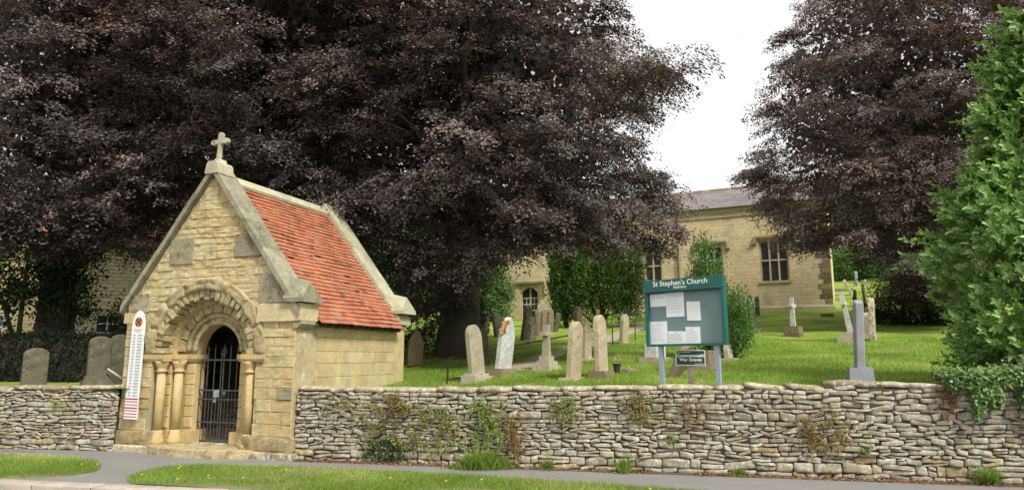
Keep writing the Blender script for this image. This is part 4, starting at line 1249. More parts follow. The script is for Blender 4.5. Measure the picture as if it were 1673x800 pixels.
g(983, 616, 514, .40, 'round', M['g_buff'], 'tall slim buff headstone on a rough boulder base left of the flower pot', t=.12, lean=-1.5, pl=[(.50, .36, .12)], plmat=M['g_brown'])
g(959, 589, 522, .38, 'gothic', M['g_buff'], 'smaller pointed buff headstone between the two tall buff ones', t=.11, pl=[(.66, .34, .06)])
g(945, 562, 500, .42, 'shoulder', M['g_brown'], 'tall narrow brown headstone rising behind the buff one with the roundel', t=.14, lean=0)
g(1019, 562, 513, .48, 'round', M['g_buff'], 'tan headstone standing between the two posts of the handrail', lean=4, t=.14)
# cluster by the church door
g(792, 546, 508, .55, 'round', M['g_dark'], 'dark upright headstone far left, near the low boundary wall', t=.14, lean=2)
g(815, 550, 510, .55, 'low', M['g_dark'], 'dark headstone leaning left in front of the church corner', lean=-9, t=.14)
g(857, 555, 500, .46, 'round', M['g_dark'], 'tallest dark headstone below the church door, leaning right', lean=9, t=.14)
g(869, 559, 517, .38, 'gothic', M['g_mottle'], 'pale mottled pointed headstone in front of the tallest dark one', t=.12)
g(878, 548, 507, .34, 'round', M['g_brown'], 'brown headstone in line with the middle of the church door', t=.12, lean=0)
g(887, 546, 505, .36, 'round', M['g_brown'], 'slim brown round-headed headstone, second from the right by the church door', t=.12, lean=3)
g(898, 544, 504, .42, 'round', M['g_brown'], 'upright brown headstone right of the church door', lean=3, t=.14)
g(907, 542, 511, .34, 'low', M['g_dark'], 'dark thin headstone leaning right beside the yew', lean=13, t=.12)
g(882, 525, 497, .50, 'ogee', M['g_tan'], 'small pale headstone close to the foot of the church door', t=.12)
# behind the notice board
g(1071, 590, 560, .70, 'square', M['g_white'], 'white headstone showing below the left corner of the notice board', t=.30, pl=[(1.0, .50, .10)], plmat=M['g_tan'])
g(1101, 616, 562, .50, 'low', M['g_brown'], 'brown headstone slab leaning steeply right below the notice board', lean=27, t=.12)
g(1152, 602, 572, .60, 'square', M['g_brown'], 'squat grey-brown headstone behind the small green sign', t=.34, pl=[(.95, .5, .10)])
g(1191, 588, 560, .42, 'round', M['g_tan'], 'small pale headstone just right of the right board post', lean=-6, t=.12, pl=[(.7, .4, .05)])
# right lawn
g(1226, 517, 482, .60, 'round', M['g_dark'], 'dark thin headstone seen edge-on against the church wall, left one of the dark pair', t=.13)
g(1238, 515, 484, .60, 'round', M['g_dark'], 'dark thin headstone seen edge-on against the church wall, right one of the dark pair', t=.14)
g(1233, 540, 494, .60, 'round', M['g_tan'], 'tan edge-on headstone on a small slab in front of the dark pair', lean=-4, t=.13, pl=[(.9, .55, .06)])
g(1297, 549, 485, .58, 'x', M['g_white'], 'pale stone cross seen edge-on on a rough grey pyramid base', cross=True, t=.14, pl=[(.64, .54, .10), (.58, .50, .24)], plmat=M['quoin'], rot=-6)
g(1406, 619, 490, .70, 'peak', M['g_grey'], 'smooth grey headstone on a square base just behind the wall, seen edge-on', lean=2.5, t=.12, Y=11.3, pl=[(.80, .36, .31)], rot=8)
g(1391, 558, 476, .62, 'x', M['g_white'], 'pale stone cross leaning left behind the smooth grey headstone', cross=True, lean=-9, t=.14, pl=[(1.1, .70, .14), (.8, .5, .14)], plmat=M['g_tan'])
g(1426, 556, 486, .66, 'round', M['g_mottle'], 'lichen-mottled tan headstone edge-on right of the smooth grey one', lean=2, t=.15)
g(1419, 552, 510, .50, 'low', M['g_tan'], 'short tan headstone between the smooth grey and the mottled ones', t=.22, pl=[(.8, .5, .08)])
g(1398, 512, 473, .60, 'round', M['g_dark'], 'dark thin headstone behind the left-leaning pale cross', t=.13, lean=2)
g(1414, 500, 462, .60, 'round', M['g_dark'], 'dark thin headstone between the leaning pair and the smooth grey stone', t=.14, lean=-3)
g(1392, 482, 456, .6, 'low', M['g_tan'], 'pale far headstone leaning hard left beyond the church corner', lean=-22, t=.16)
g(1400, 467, 443, .55, 'low', M['g_grey'], 'small grey upright headstone highest on the far lawn', t=.16)
g(1421, 477, 456, .55, 'low', M['g_tan'], 'pale far headstone leaning left under the beech edge', lean=-18, t=.16)
g(1434, 492, 470, .50, 'low', M['g_dark'], 'dark small headstone at the edge of the bushes on the right', t=.14)
# flat ledger slabs / kerbs
for (px, py, w, d, lab) in ((1374, 475, 1.6, .7, 'flat brown ledger stone lying on the far lawn beyond the church'), (1470, 519, 3.4, .35, 'long low pale kerb lying in the grass before the dark bushes'), (1352, 517, .6, .4, 'small square stone block near the church corner')):
    P = locate(px, py); mb = MB(); frustum(mb, w / 2, d / 2, w / 2 * .97, d / 2 * .95, -.05, .14)
    o = mb.build('ledger_stone', M['g_brown'] if px != 1470 else M['g_tan']); o.location = P; o.rotation_euler = (0, 0, CR + (.75 if px == 1470 else 0)); tag(o, lab, 'grave slab')
# flower pot by the buff headstone
P = locate(1008, 610); fp = thing('flower_pot', 'small dark pot with wilted flowers right of the tall slim buff headstone', 'flower pot', P)
mb = MB(); mb.lathe([(.06, 0), (.075, .17), (.085, .17), (.085, .20), (.06, .20)], 0, 0, 14); mb.build('pot', M['terracotta'], fp)
mb = MB()
for i in range(9):
    a = random.uniform(0, 6.3); x, y = .06 * math.cos(a), .06 * math.sin(a); z = random.uniform(.24, .36)
    mb.tube([(x * .3, y * .3, .18), (x, y, z)], .004, 5); mb.lathe([(.004, z), (.02, z + .012), (.008, z + .025)], x, y, 6)
mb.build('flowers', M['g_buff'], fp)
P = locate(1028, 607); mb = MB(); mb.lathe([(.05, -.02), (.16, 0), (.15, .05), (.05, .08)], 0, 0, 10); o = mb.build('stone_vase', M['g_brown']); o.location = P; tag(o, 'low round grey stone lying in the grass beside the flower pot', 'stone')

# ================================================================== HANDRAIL
pl_ = [(731, 627), (1001, 565), (1038, 555), (1061, 549)]
Gp = [locate(*q) for q in pl_]
hrl = thing('handrail', 'thin black iron handrail on posts following the gravel path', 'handrail', Gp[0])
tops = []
for (px, py), gp, ty in zip(pl_, Gp, (585, 534, 525, 520)):
    tz = at_y(px, ty, gp.y).z; tops.append(Vector((gp.x, gp.y, tz)))
    mb = MB(); mb.tube([gp - Gp[0] - Vector((0, 0, .1)), Vector((gp.x, gp.y, tz)) - Gp[0]], .018, 8); mb.build('post', M['black_iron'], hrl)
lead = at_y(666, 599, 15.3)
mb = MB(); mb.tube([lead - Gp[0]] + [t_ - Gp[0] for t_ in tops], .017, 8); mb.build('rail', M['black_iron'], hrl)

# ================================================================== NOTICE BOARD
NB0 = at_y(1060, 566, 11.05); nbz = G(NB0.x, NB0.y)
NR = math.atan2(-.619, .786)
nb = thing('notice_board', 'green church notice board with white papers on two grey posts behind the wall', 'notice board', (NB0.x, NB0.y, 1.15), (0, math.radians(-.6), NR))
z0 = NB0.z - 1.15; BW = 1.293; BH = 1.03; hd = .175
def nbx(x): return (x - 85) / 605 * BW
def nbz_(x, y): return z0 + BH - (y - (72 - 34 * (x - 85) / 605)) / 488 * BH
def txt(s, size, mat, par, loc, rx=PI / 2, name='lettering', ext=.001, al='CENTER', bold=0):
    cu = D.curves.new(name, 'FONT'); cu.body = s; cu.size = size; cu.align_x = al; cu.extrude = ext; cu.offset = bold
    o = D.objects.new(name, cu); COL.objects.link(o)
    dg = bpy.context.evaluated_depsgraph_get(); me = D.meshes.new_from_object(o.evaluated_get(dg))
    D.objects.remove(o); o2 = D.objects.new(name, me); COL.objects.link(o2); me.materials.clear(); me.materials.append(mat)
    o2.parent = par; o2.location = loc; o2.rotation_euler = (rx, 0, 0); return o2
mb = MB()
mb.box(0, .05, -.07, .05, z0, z0 + BH - hd); mb.box(BW - .05, BW, -.07, .05, z0, z0 + BH - hd)
mb.box(.05, BW - .05, -.07, .05, z0, z0 + .035); mb.box(.05, BW - .05, -.066, .05, z0 + BH - hd - .03, z0 + BH - hd - .002)
mb.box(.05, BW - .05, .03, .049, z0 + .035, z0 + BH - hd - .03)
mb.build('frame', M['green_paint'], nb)
mb = MB(); mb.box(-.004, BW + .004, -.085, .052, z0 + BH - hd, z0 + BH); mb.box(-.006, BW + .006, -.10, -.084, z0 + BH - hd - .012, z0 + BH - hd + .018)
hdr = mb.build('header', M['green_paint'], nb)
mb = MB(); mb.box(.05, BW - .05, .0, .029, z0 + .035, z0 + BH - hd - .03); pn = mb.build('pin_board', M['panel'], nb)
pw = []
for i, (xa, xb, ya, yb) in enumerate(((115, 247, 168, 260), (243, 383, 155, 335), (402, 505, 222, 360), (108, 243, 372, 543), (248, 386, 440, 540), (386, 494, 406, 535))):
    a, b_ = nbx(xa), nbx(xb); zt, zb = nbz_((xa + xb) / 2, ya), nbz_((xa + xb) / 2, yb)
    mb = MB(); tl = random.uniform(-.006, .006)
    mb.extr([(a, zb + tl), (b_, zb - tl), (b_, zt - tl), (a, zt + tl)], lambda p, q, t: (p, t, q), -.006 - .0015 * i, -.002)
    pa = mb.build('notice_paper', M['paper'], pn)
    mb = MB()
    yy = -.0085 - .0015 * i
    if i in (3, 5, 4, 1):
        nl = 11 if i == 3 else 7
        for k in range(nl):
            zz = zt - .04 - k * (zt - zb - .07) / nl; xx = a + .02; e = b_ - .03 - random.uniform(0, .07)
            while xx < e:
                w_ = random.uniform(.01, .03); mb.box(xx, min(xx + w_, e), yy, yy + .002, zz, zz + .0045); xx += w_ + .007
    mb.box((a + b_) / 2 - .007, (a + b_) / 2 + .007, yy - .002, yy + .002, zt - .018, zt - .006)
    mb.build('print', M['ink'], pa)
    if i in (0, 1):
        mb = MB(); mb.box(a + .03, b_ - .03, yy, yy + .0015, zt - .065, zt - .045); mb.build('blue_heading', M['blue_ink'], pa)
txt("St Stephen's Church", .110, M['cream_text'], hdr, (BW * .475, -.0865, z0 + BH - .098), bold=.0012)
txt("Snainton", .060, M['cream_text'], hdr, (BW * .475, -.0865, z0 + BH - .150), bold=.0006)
for q in (.225, 1.13):
    mb = MB(); mb.box(q - .032, q + .032, -.045, .02, -.35, z0 - .001); mb.build('post', M['grey_metal'], nb)

CG = at_y(1128, 584, 10.85)
cg = thing('grave_sign', 'small dark green war graves sign with white border on a timber stake', 'sign', (CG.x, CG.y, 1.15), (0, 0, math.atan2(-.2, .98)))
zc = CG.z - 1.15; w_, h_ = .222, .118
mb = MB(); mb.box(-w_, w_, -.012, .006, zc - h_, zc + h_); bb = mb.build('sign_border', M['pale_line'], cg)
mb = MB(); mb.box(-w_ + .012, w_ - .012, -.0165, -.010, zc - h_ + .012, zc + h_ - .012); pl2 = mb.build('sign_panel', M['green_dark'], cg)
txt('Commonwealth', .066, M['pale_line'], pl2, (0, -.0185, zc + .012), bold=.0016)
txt('War Graves', .066, M['pale_line'], pl2, (0, -.0185, zc - .050), bold=.0016)
mb = MB()
for k in range(9): mb.box(-w_ + .03 + k * .022, -w_ + .046 + k * .022, -.019, -.0155, zc + h_ - .036, zc + h_ - .028)
mb.build('small_print', M['pale_line'], pl2); mb = MB()
for k in range(6): mb.box(w_ - .05 - k * .022, w_ - .034 - k * .022, -.019, -.0155, zc - h_ + .024, zc - h_ + .031)
mb.build('small_print', M['pale_line'], pl2)
mb = MB(); mb.box(-.040, .040, .008, .058, -.3, zc + .05); mb.build('stake', M['wood_post'], cg)

# ================================================================== FOLIAGE
def norm(a): return a / np.maximum(np.linalg.norm(a, axis=-1, keepdims=True), 1e-6)
def leaf_quads(P, Dr, Nn, L, W, r, fold=0):
    """rhombic leaves: base P, direction Dr, normal Nn"""
    S = norm(np.cross(Nn, Dr)); n = len(P)
    L = L[:, None]; W = W[:, None]
    droop = np.cross(Dr, S)
    return np.stack([P, P + Dr * L * .45 + S * W * .5, P + Dr * L + droop * 0.0, P + Dr * L * .45 - S * W * .5], 1).reshape(-1, 3)

def crown(name, parent, masses, nspray, nleaf, L, W, mat, seed, axis, droop=.35, sr=.55, flat=.55, fill=None, rbias=0.0):
    """masses (n,4): centre+radius. Sprays are flat fans of leaves, drooping away from the trunk axis."""
    r = np.random.default_rng(seed); Vs = []; Rs = []
    masses = np.asarray(masses)
    m = len(masses)
    C = np.repeat(masses[:, :3], nspray, 0); RM = np.repeat(masses[:, 3], nspray)
    q = norm(r.normal(size=(m * nspray, 3)) + np.array([0, -.25, .35]))
    outd = C - np.array([axis[0], axis[1], 0]); outd[:, 2] = 0; outd = norm(outd)
    q = norm(q + outd * .35)
    rad = RM * r.uniform(.45, 1.05, m * nspray)
    SC = C + q * rad[:, None] * np.array([1, 1, flat])
    o = norm(outd * .75 + q * np.array([.8, .8, .1]) + r.normal(size=(m * nspray, 3)) * .22)
    o[:, 2] = -droop * r.uniform(.3, 2.6, m * nspray) + .10; o = norm(o)
    t = norm(np.cross(o, np.array([0, 0, 1.0]))); nn = norm(np.cross(t, o))
    sprr = sr * r.uniform(.6, 1.25, m * nspray)
    mr = np.repeat(r.normal(0, .13, m) , nspray)
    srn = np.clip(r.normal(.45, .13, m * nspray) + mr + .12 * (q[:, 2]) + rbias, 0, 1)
    k = nleaf; N = m * nspray * k
    idx = np.repeat(np.arange(m * nspray), k)
    a = r.uniform(-1, 1, N); b = r.uniform(-1, 1, N) * (1 - .45 * (a + 1) / 2) * .55
    P = SC[idx] + o[idx] * (a * sprr[idx])[:, None] + t[idx] * (b * sprr[idx])[:, None]
    P += nn[idx] * ((r.normal(0, .045, N) - .10 * (a ** 2) - .12 * np.abs(b)) * 1.0)[:, None]
    ang = b * 1.6 + r.normal(0, .55, N)
    Dr = norm(o[idx] * np.cos(ang)[:, None] + t[idx] * np.sin(ang)[:, None] + r.normal(0, .22, (N, 3)) - np.array([0, 0, .18]))
    Nn = norm(nn[idx] + r.normal(0, .38, (N, 3)))
    LL = L * r.uniform(.7, 1.25, N); WW = W * r.uniform(.75, 1.2, N)
    V = leaf_quads(P, Dr, Nn, LL, WW, r)
    R = np.clip(srn[idx] + r.normal(0, .13, N), 0, 1)
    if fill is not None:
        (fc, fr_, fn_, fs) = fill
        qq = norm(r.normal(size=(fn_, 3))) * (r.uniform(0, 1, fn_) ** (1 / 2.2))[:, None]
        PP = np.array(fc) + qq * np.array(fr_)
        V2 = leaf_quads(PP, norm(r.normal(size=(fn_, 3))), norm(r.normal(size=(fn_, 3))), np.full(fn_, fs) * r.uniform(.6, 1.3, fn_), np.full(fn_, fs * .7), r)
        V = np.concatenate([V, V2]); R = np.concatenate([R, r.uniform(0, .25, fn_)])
    o_ = np_mesh(name, V, 4, mat, R, parent); return o_

def shell_masses(c, rad, n, seed, poly=None, mind=1.1, rm=(.9, 1.6), zmin=-9, zfun=None, inner=.72, backp=.35):
    r = np.random.default_rng(seed); out = []
    c = np.array(c); rad = np.array(rad); tries = 0
    while len(out) < n and tries < 60000:
        tries += 1
        q = r.normal(size=3); q /= np.linalg.norm(q)
        if q[1] > .25 and r.uniform() > backp: continue
        p = c + q * rad * r.uniform(inner, 1.03)
        R = r.uniform(*rm)
        if p[2] < zmin: continue
        if zfun and p[2] < zfun(p[0], p[1]): continue
        if poly is not None:
            X, Y = proj(p + q * np.array([R * .55, 0, R * .3]))
            X2, Y2 = proj(p - np.array([0, 0, R * .45]))
            if not (inpoly_np(X, Y, poly)[0] and inpoly_np(X2, Y2, poly)[0]): continue
        if poly is polyL:
            X3, Y3 = proj(p)
            if 418 < X3[0] < 512 and -60 < Y3[0] < 215 and p[1] < 20.2: continue
        if any((abs(p[0] - o[0]) + abs(p[1] - o[1]) * .8 + abs(p[2] - o[2]) * 1.4) < mind for o in out): continue
        out.append([p[0], p[1], p[2], R])
    return out

def trunk_mesh(base, top, r0, r1, masses, nl, seed, mat, parent, lean=(0, 0), start=.25):
    rd = random.Random(seed); mb = MB()
    base = Vector(base); top = Vector(top); n = 14; pts = []; rr = []
    for i in range(n + 1):
        u = i / n; p = base.lerp(top, u) + Vector((noise.noise(Vector((u * 2.5, seed, 0))) * .35, noise.noise(Vector((u * 2.5, seed, 9))) * .35, 0)) * u
        pts.append(p); rr.append((r0 * (1 - u) + r1 * u) * (1 + .30 * math.exp(-u * 18)))
    mb.tube(pts, rr, 16, .5)
    ms = list(masses); rd.shuffle(ms)
    for m_ in ms[:nl]:
        e = Vector(m_[:3]); 
        hgt = max(base.z + (top.z - base.z) * start, min(e.z - .2 - (e - base).xy.length * .25, top.z - .5)); u = (hgt - base.z) / (top.z - base.z)
        s = pts[min(n, max(0, int(u * n)))]; d = e - s
        q = [s, s + d * .3 + Vector((0, 0, .35)), s + d * .65 + Vector((rd.uniform(-.3, .3), rd.uniform(-.3, .3), .45)), e]
        rb = .05 + .16 * (1 - u) * rd.uniform(.6, 1.1)
        mb.tube(q, [rb, rb * .72, rb * .45, .02], 7, .5)
        for _ in range(3):
            f = e + Vector((rd.uniform(-1, 1), rd.uniform(-1, 1), rd.uniform(-.5, .3))) * 1.1
            mb.tube([q[2], (q[2] + f) / 2 + Vector((0, 0, .12)), f], [rb * .4, rb * .22, .008], 5, .5)
    return mb.build('trunk', mat, parent, smooth=True)

BG = 'copper beeches of the churchyard'
polyL = [(-900, -3000), (980, -3000), (990, -200), (1020, -20), (992, 40), (980, 85), (1055, 95), (1130, 128), (1092, 150), (1065, 200), (1045, 245), (1065, 290), (1085, 330), (1100, 385), (1088, 412), (1040, 398), (980, 408), (905, 405), (850, 420), (800, 440), (765, 455), (745, 575), (640, 575), (640, 440), (330, 430), (230, 440), (170, 425), (100, 385), (0, 385), (-900, 400)]
def beech(label, base, c, rad, n, seed, mat, poly, trunk_r, extra=(), nspray=32, nleaf=56, fillz=None, L=.086, W=.054, mind=1.45, zmin=3.0, sr=.50, fn_=15000, rb=0.0, top=None, rm=(1.0, 1.75), nl=28):
    t = thing('copper_beech', label, 'tree', base, group=BG)
    ms = shell_masses(c, rad, n, seed, poly, mind, rm, zmin)
    ms += [list(e) for e in extra]
    ms = np.array(ms); loc = ms.copy(); loc[:, :3] -= np.array(base)
    cl = np.array(c) - np.array(base)
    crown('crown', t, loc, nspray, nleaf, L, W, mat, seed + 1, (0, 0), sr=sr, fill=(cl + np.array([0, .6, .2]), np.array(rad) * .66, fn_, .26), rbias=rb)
    trunk_mesh((0, 0, -.3), (cl[0] * .25, cl[1] * .25, (top or cl[2] + rad[2] * .75)), trunk_r, .08, [list(m_) for m_ in loc], nl, seed, M['bark'], t)
    return t
def gb(x, y): return (x, y, G(x, y))
def am(px, py, Y, R): p = at_y(px, py, Y); return (p.x, p.y, p.z, R)
exA = [am(930, 300, 17, 1.3), am(980, 260, 17.5, 1.3), am(900, 250, 16, 1.3), am(978, 330, 17.5, 1.1), am(940, 190, 17, 1.3), am(860, 300, 16, 1.3), am(978, 150, 18, 1.2), am(980, 360, 18.5, 1.0), am(1018, 300, 18.6, 1.0), am(900, 340, 18, 1.1), am(840, 250, 17, 1.2), am(998, 60, 19, .7), am(950, 100, 18, 1.2), am(820, 385, 18, .7), am(880, 375, 17.5, .7),
       am(1084, 128, 18, .40), am(1056, 118, 18.2, .6), am(1038, 120, 18.5, .8), am(1078, 375, 17.5, .6), am(1073, 335, 17.8, .6), am(1053, 300, 18, .7), am(1028, 350, 17, .8), am(988, 20, 18, .6), am(1063, 400, 17.3, .35),
       am(1008, 385, 17, .6), am(980, 395, 16.5, .7), am(930, 392, 16.3, .6), am(880, 398, 16, .55), am(830, 408, 16, .5), am(790, 425, 16.2, .5), am(860, 355, 15.5, .8), am(940, 345, 15.8, .8), am(1028, 180, 18, .9), am(1018, 240, 18, .8),
       am(700, 470, 18.2, 1.0), am(680, 520, 19.0, .8), am(740, 500, 19.3, .8), am(650, 440, 18.6, .9), am(715, 545, 20.6, .8), am(670, 560, 20.9, .7)]
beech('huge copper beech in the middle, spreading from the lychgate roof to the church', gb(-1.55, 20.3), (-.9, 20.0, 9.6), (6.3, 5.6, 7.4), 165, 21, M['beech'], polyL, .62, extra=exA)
exB = [am(560, 330, 16.5, .9), am(600, 380, 16.8, .9), am(520, 300, 16.2, .8), am(300, 400, 17, .9), am(240, 400, 17, .9), am(372, 180, 16, .9), am(560, 120, 16, 1.0), am(545, 215, 16.3, .9)]
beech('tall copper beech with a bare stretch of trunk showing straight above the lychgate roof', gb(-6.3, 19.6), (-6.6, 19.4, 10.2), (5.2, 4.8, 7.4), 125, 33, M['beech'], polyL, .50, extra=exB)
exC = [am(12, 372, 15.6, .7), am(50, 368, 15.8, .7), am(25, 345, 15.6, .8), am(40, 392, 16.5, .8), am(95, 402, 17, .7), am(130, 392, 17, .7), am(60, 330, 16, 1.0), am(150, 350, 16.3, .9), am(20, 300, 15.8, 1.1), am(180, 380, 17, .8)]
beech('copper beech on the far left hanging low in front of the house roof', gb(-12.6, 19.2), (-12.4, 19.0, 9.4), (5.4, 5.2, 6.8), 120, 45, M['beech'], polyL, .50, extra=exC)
polyR = [(1700, -3000), (1480, -3000), (1400, -250), (1350, -10), (1300, 90), (1252, 165), (1243, 200), (1262, 225), (1238, 262), (1212, 290), (1250, 320), (1246, 355), (1280, 390), (1330, 418), (1395, 412), (1428, 425), (1445, 470), (1470, 520), (1500, 560), (2300, 560), (2500, -3000)]
exR = [am(1228, 288, 26, .5), am(1250, 285, 26, .8), am(1258, 180, 26.5, .7), am(1300, 110, 26.5, 1.0), am(1340, 20, 26.5, 1.0), am(1270, 345, 26, .9), am(1300, 390, 26, .8), am(1330, 400, 26, .6), am(1375, 385, 25.5, .7), am(1440, 410, 25, .7), am(1475, 465, 25, .8), am(1500, 480, 25, 1.0), am(1540, 480, 24.5, 1.0), am(1490, 440, 24, 1.0), am(1560, 440, 23, 1.0), am(1400, 395, 24.5, .8), am(1290, 60, 27, .5)]
beech('copper beech on the right with a reddish crown hanging over the end of the church', gb(16.6, 28.2), (16.2, 28.0, 12.0), (6.6, 5.6, 8.6), 165, 57, M['beech_r'], polyR, .60, extra=exR, L=.105, W=.066, zmin=5.2, sr=.62, rb=.04, mind=1.5, rm=(1.1, 1.9))

# generic shrub / tree of clumps
def bush(name, label, cat, base, c, rad, n, L, W, mat, seed, up=.0, stems=5, clump=.16, group=None, inner=.35, per=18, lump=.28, core=True, bark=None, hang=0.0, lobes=None):
    """base world; c centre relative to base; clumps of leaves over a lumpy ellipsoid"""
    r = np.random.default_rng(seed); t = thing(name, label, cat, base, group=group)
    nc = n // per
    q = norm(r.normal(size=(nc, 3)))
    lum = np.array([1 + lump * noise.noise(Vector((a * 2.3 + seed, b_ * 2.3, c_ * 2.3))) * 2 for a, b_, c_ in q])
    rr = lum * np.maximum(r.uniform(inner, 1.03, nc), r.uniform(inner, 1.03, nc))
    rr *= np.array([1 + lump * .7 * noise.noise(Vector((a * 5.3, b_ * 5.3 + seed, c_ * 5.3))) for a, b_, c_ in q])
    C = np.array(c) + q * rr[:, None] * np.array(rad)
    if lobes:
        li = r.integers(0, len(lobes), nc); LB = np.array(lobes)[li]
        C = LB[:, :3] + q * rr[:, None] * LB[:, 3:6]
    C = C[C[:, 2] > .05] if True else C
    q = norm(C - np.array(c)); nc = len(C)
    idx = np.repeat(np.arange(nc), per); N = nc * per
    P = C[idx] + r.normal(0, clump, (N, 3)) * np.array([1, 1, .8 + .6 * up])
    od = norm(q[idx] * .7 + r.normal(0, .5, (N, 3)) + np.array([0, 0, up - hang]))
    Nn = norm(r.normal(0, .5, (N, 3)) + q[idx] * .5 + np.array([0, 0, .7]))
    R = np.clip(np.repeat(r.normal(.45, .2, nc), per) + r.normal(0, .15, N), 0, 1)
    V = leaf_quads(P, od, Nn, L * r.uniform(.7, 1.3, N), W * r.uniform(.7, 1.3, N), r)
    np_mesh('foliage', V, 4, mat, R, t)
    mb = MB(); rd = random.Random(seed)
    for i in range(stems):
        e = Vector(C[rd.randrange(nc)]); s = Vector((rd.uniform(-.1, .1) * rad[0], rd.uniform(-.1, .1) * rad[1], -.1)); h = max(rad) * .018 + .01
        mb.tube([s, s.lerp(e, .5) + Vector((0, 0, .1 * e.z)), e], [h * 1.5, h, .006], 6)
    mb.build('stem', bark or M['bark2'], t)
    return t

# laurel: leafy shoots
def laurel(base, seed=5):
    r = np.random.default_rng(seed); t = thing('laurel_bush', 'tall bright green laurel towering over the wall at the right edge', 'shrub', base)
    H = 6.0
    def rad(z):   # profile of the bush
        zz = [0, .3, 1.0, 1.8, 2.4, 3.1, 4.0, 5.1, 5.9, 6.3]; rr = [1.22, 1.36, 1.48, 1.54, 1.34, 1.02, .72, .40, .18, .04]
        return np.interp(z, zz, rr)
    nb_ = 330
    bz = r.uniform(.15, H, nb_); ba = r.uniform(0, 2 * PI, nb_); bu = np.maximum(r.uniform(.35, 1.08, nb_), r.uniform(.55, 1.0, nb_))
    bR = rad(bz) * bu * (1 + .32 * np.array([noise.noise(Vector((math.cos(x) * 2.1, math.sin(x) * 2.1, y * 1.3 + 4))) for x, y in zip(ba, bz)])); bsz = r.uniform(.20, .40, nb_) * np.interp(bz, [0, 4, 6], [1.1, .9, .45])
    bc = np.stack([np.cos(ba) * bR, np.sin(ba) * bR * .9, bz], 1)
    ns_ = 15; n = nb_ * ns_; bi = np.repeat(np.arange(nb_), ns_)
    bo = norm(np.stack([np.cos(ba), np.sin(ba), np.full(nb_, .45)], 1))
    qd = norm(r.normal(size=(n, 3)) + bo[bi] * .9)
    tip = bc[bi] + qd * (bsz[bi] * r.uniform(.5, 1.1, n))[:, None] * np.array([1, 1, .85])
    tip[:, 2] = np.maximum(tip[:, 2], .12)
    a = np.arctan2(tip[:, 1], tip[:, 0])
    d = norm(np.stack([np.cos(a), np.sin(a), np.full(n, .45)], 1) + qd * .6 + r.normal(0, .22, (n, 3)))
    # some shoots poke out
    ext = (r.uniform(0, 1, n) < .16) * r.uniform(.05, .38, n); tip = tip + d * ext[:, None]
    per = 10; idx = np.repeat(np.arange(n), per); N = n * per
    s = np.tile(np.linspace(-.24, .0, per), n) + r.normal(0, .008, N)
    P = tip[idx] + d[idx] * s[:, None]
    ph = np.tile(np.arange(per) * 2.4, n) + np.repeat(r.uniform(0, 6.3, n), per)
    u1 = norm(np.cross(d, np.array([.3, .2, 1.]))); v1 = np.cross(d, u1)
    rad_ = u1[idx] * np.cos(ph)[:, None] + v1[idx] * np.sin(ph)[:, None]
    sp_ = np.interp(s, [-.3, 0], [1.15, .45])[:, None]
    Dr = norm(rad_ * sp_ + d[idx] * .8 + r.normal(0, .12, (N, 3))); Nn = norm(d[idx] * 1.0 - rad_ * .4 + r.normal(0, .12, (N, 3)) + np.array([0, 0, .3]))
    L = .114 * r.uniform(.65, 1.25, N); W = L * .50
    S = norm(np.cross(Nn, Dr)); Nn2 = norm(np.cross(Dr, S))
    L_ = L[:, None]; W_ = W[:, None]
    # 6-vert folded leaf: base, right1, right2, tip, left2, left1 ; midrib sunk
    V = np.stack([P, P + Dr * L_ * .3 + S * W_ * .48 + Nn2 * W_ * .12, P + Dr * L_ * .68 + S * W_ * .40 + Nn2 * W_ * .10, P + Dr * L_ - Nn2 * W_ * .15,
                  P + Dr * L_ * .68 - S * W_ * .40 + Nn2 * W_ * .10, P + Dr * L_ * .3 - S * W_ * .48 + Nn2 * W_ * .12], 1).reshape(-1, 3)
    Rn = np.clip(np.repeat(r.normal(.48, .12, n) + r.normal(0, .12, nb_)[bi], per) + (s + .15) * .9 + r.normal(0, .08, N), 0, 1)
    np_mesh('foliage', V, 6, M['laurel'], Rn, t, faces=[(0, 1, 2, 3), (0, 3, 4, 5)])
    mb = MB(); rd = random.Random(2)
    for i in range(34):
        e = Vector(tip[rd.randrange(n)]); st_ = Vector((rd.uniform(-.25, .25), rd.uniform(-.25, .25), -.1)); mid = Vector((e.x * .45, e.y * .45, e.z * .6))
        mb.tube([st_, mid, e], [.022, .010, .003], 6)
    mb.build('stem', M['bark2'], t)
lb = at_y(1748, 600, 10.7)
laurel((lb.x, lb.y, G(lb.x, lb.y)))

# yews by the church
def yb(px, py, Y): p = at_y(px, py, Y); return (p.x, p.y, G(p.x, p.y))
YG = 'yews in front of the church'
bush('yew_tree', 'large dark green yew with drooping sprays in front of the church wall', 'tree', yb(984, 540, 33), (0, 0, 2.65), (1.72, 1.6, 2.35), 34000, .16, .05, M['yew'], 61, up=.9, clump=.13, group=YG, stems=8, inner=.45, lump=.3, lobes=[(random.uniform(-.08, .08) + dx, dy, h * .555, .48, .5, h * .475) for dx, dy, h in ((-1.55, .2, 4.3), (-1.0, -.5, 4.7), (-.45, -.2, 5.1), (.1, -.7, 4.6), (.6, -.2, 5.0), (1.15, -.5, 4.4), (1.6, .1, 4.0), (0, .5, 5.2), (-1.1, .7, 4.8), (.9, .7, 4.8))])
bush('yew_tree', 'slim upright light green yew between the church door and the large yew', 'tree', yb(926, 538, 34), (0, 0, 2.3), (.75, .8, 2.1), 14000, .20, .05, M['yew'], 62, up=1.4, clump=.12, group=YG, stems=4, inner=.4)
bush('small_tree', 'bushy light green young tree behind the notice board, overlapping a church window', 'tree', yb(1158, 560, 17.5), (0, 0, 1.40), (.44, .45, 1.45), 7500, .075, .035, M['green'], 63, up=.5, clump=.10, stems=6, lump=.4)
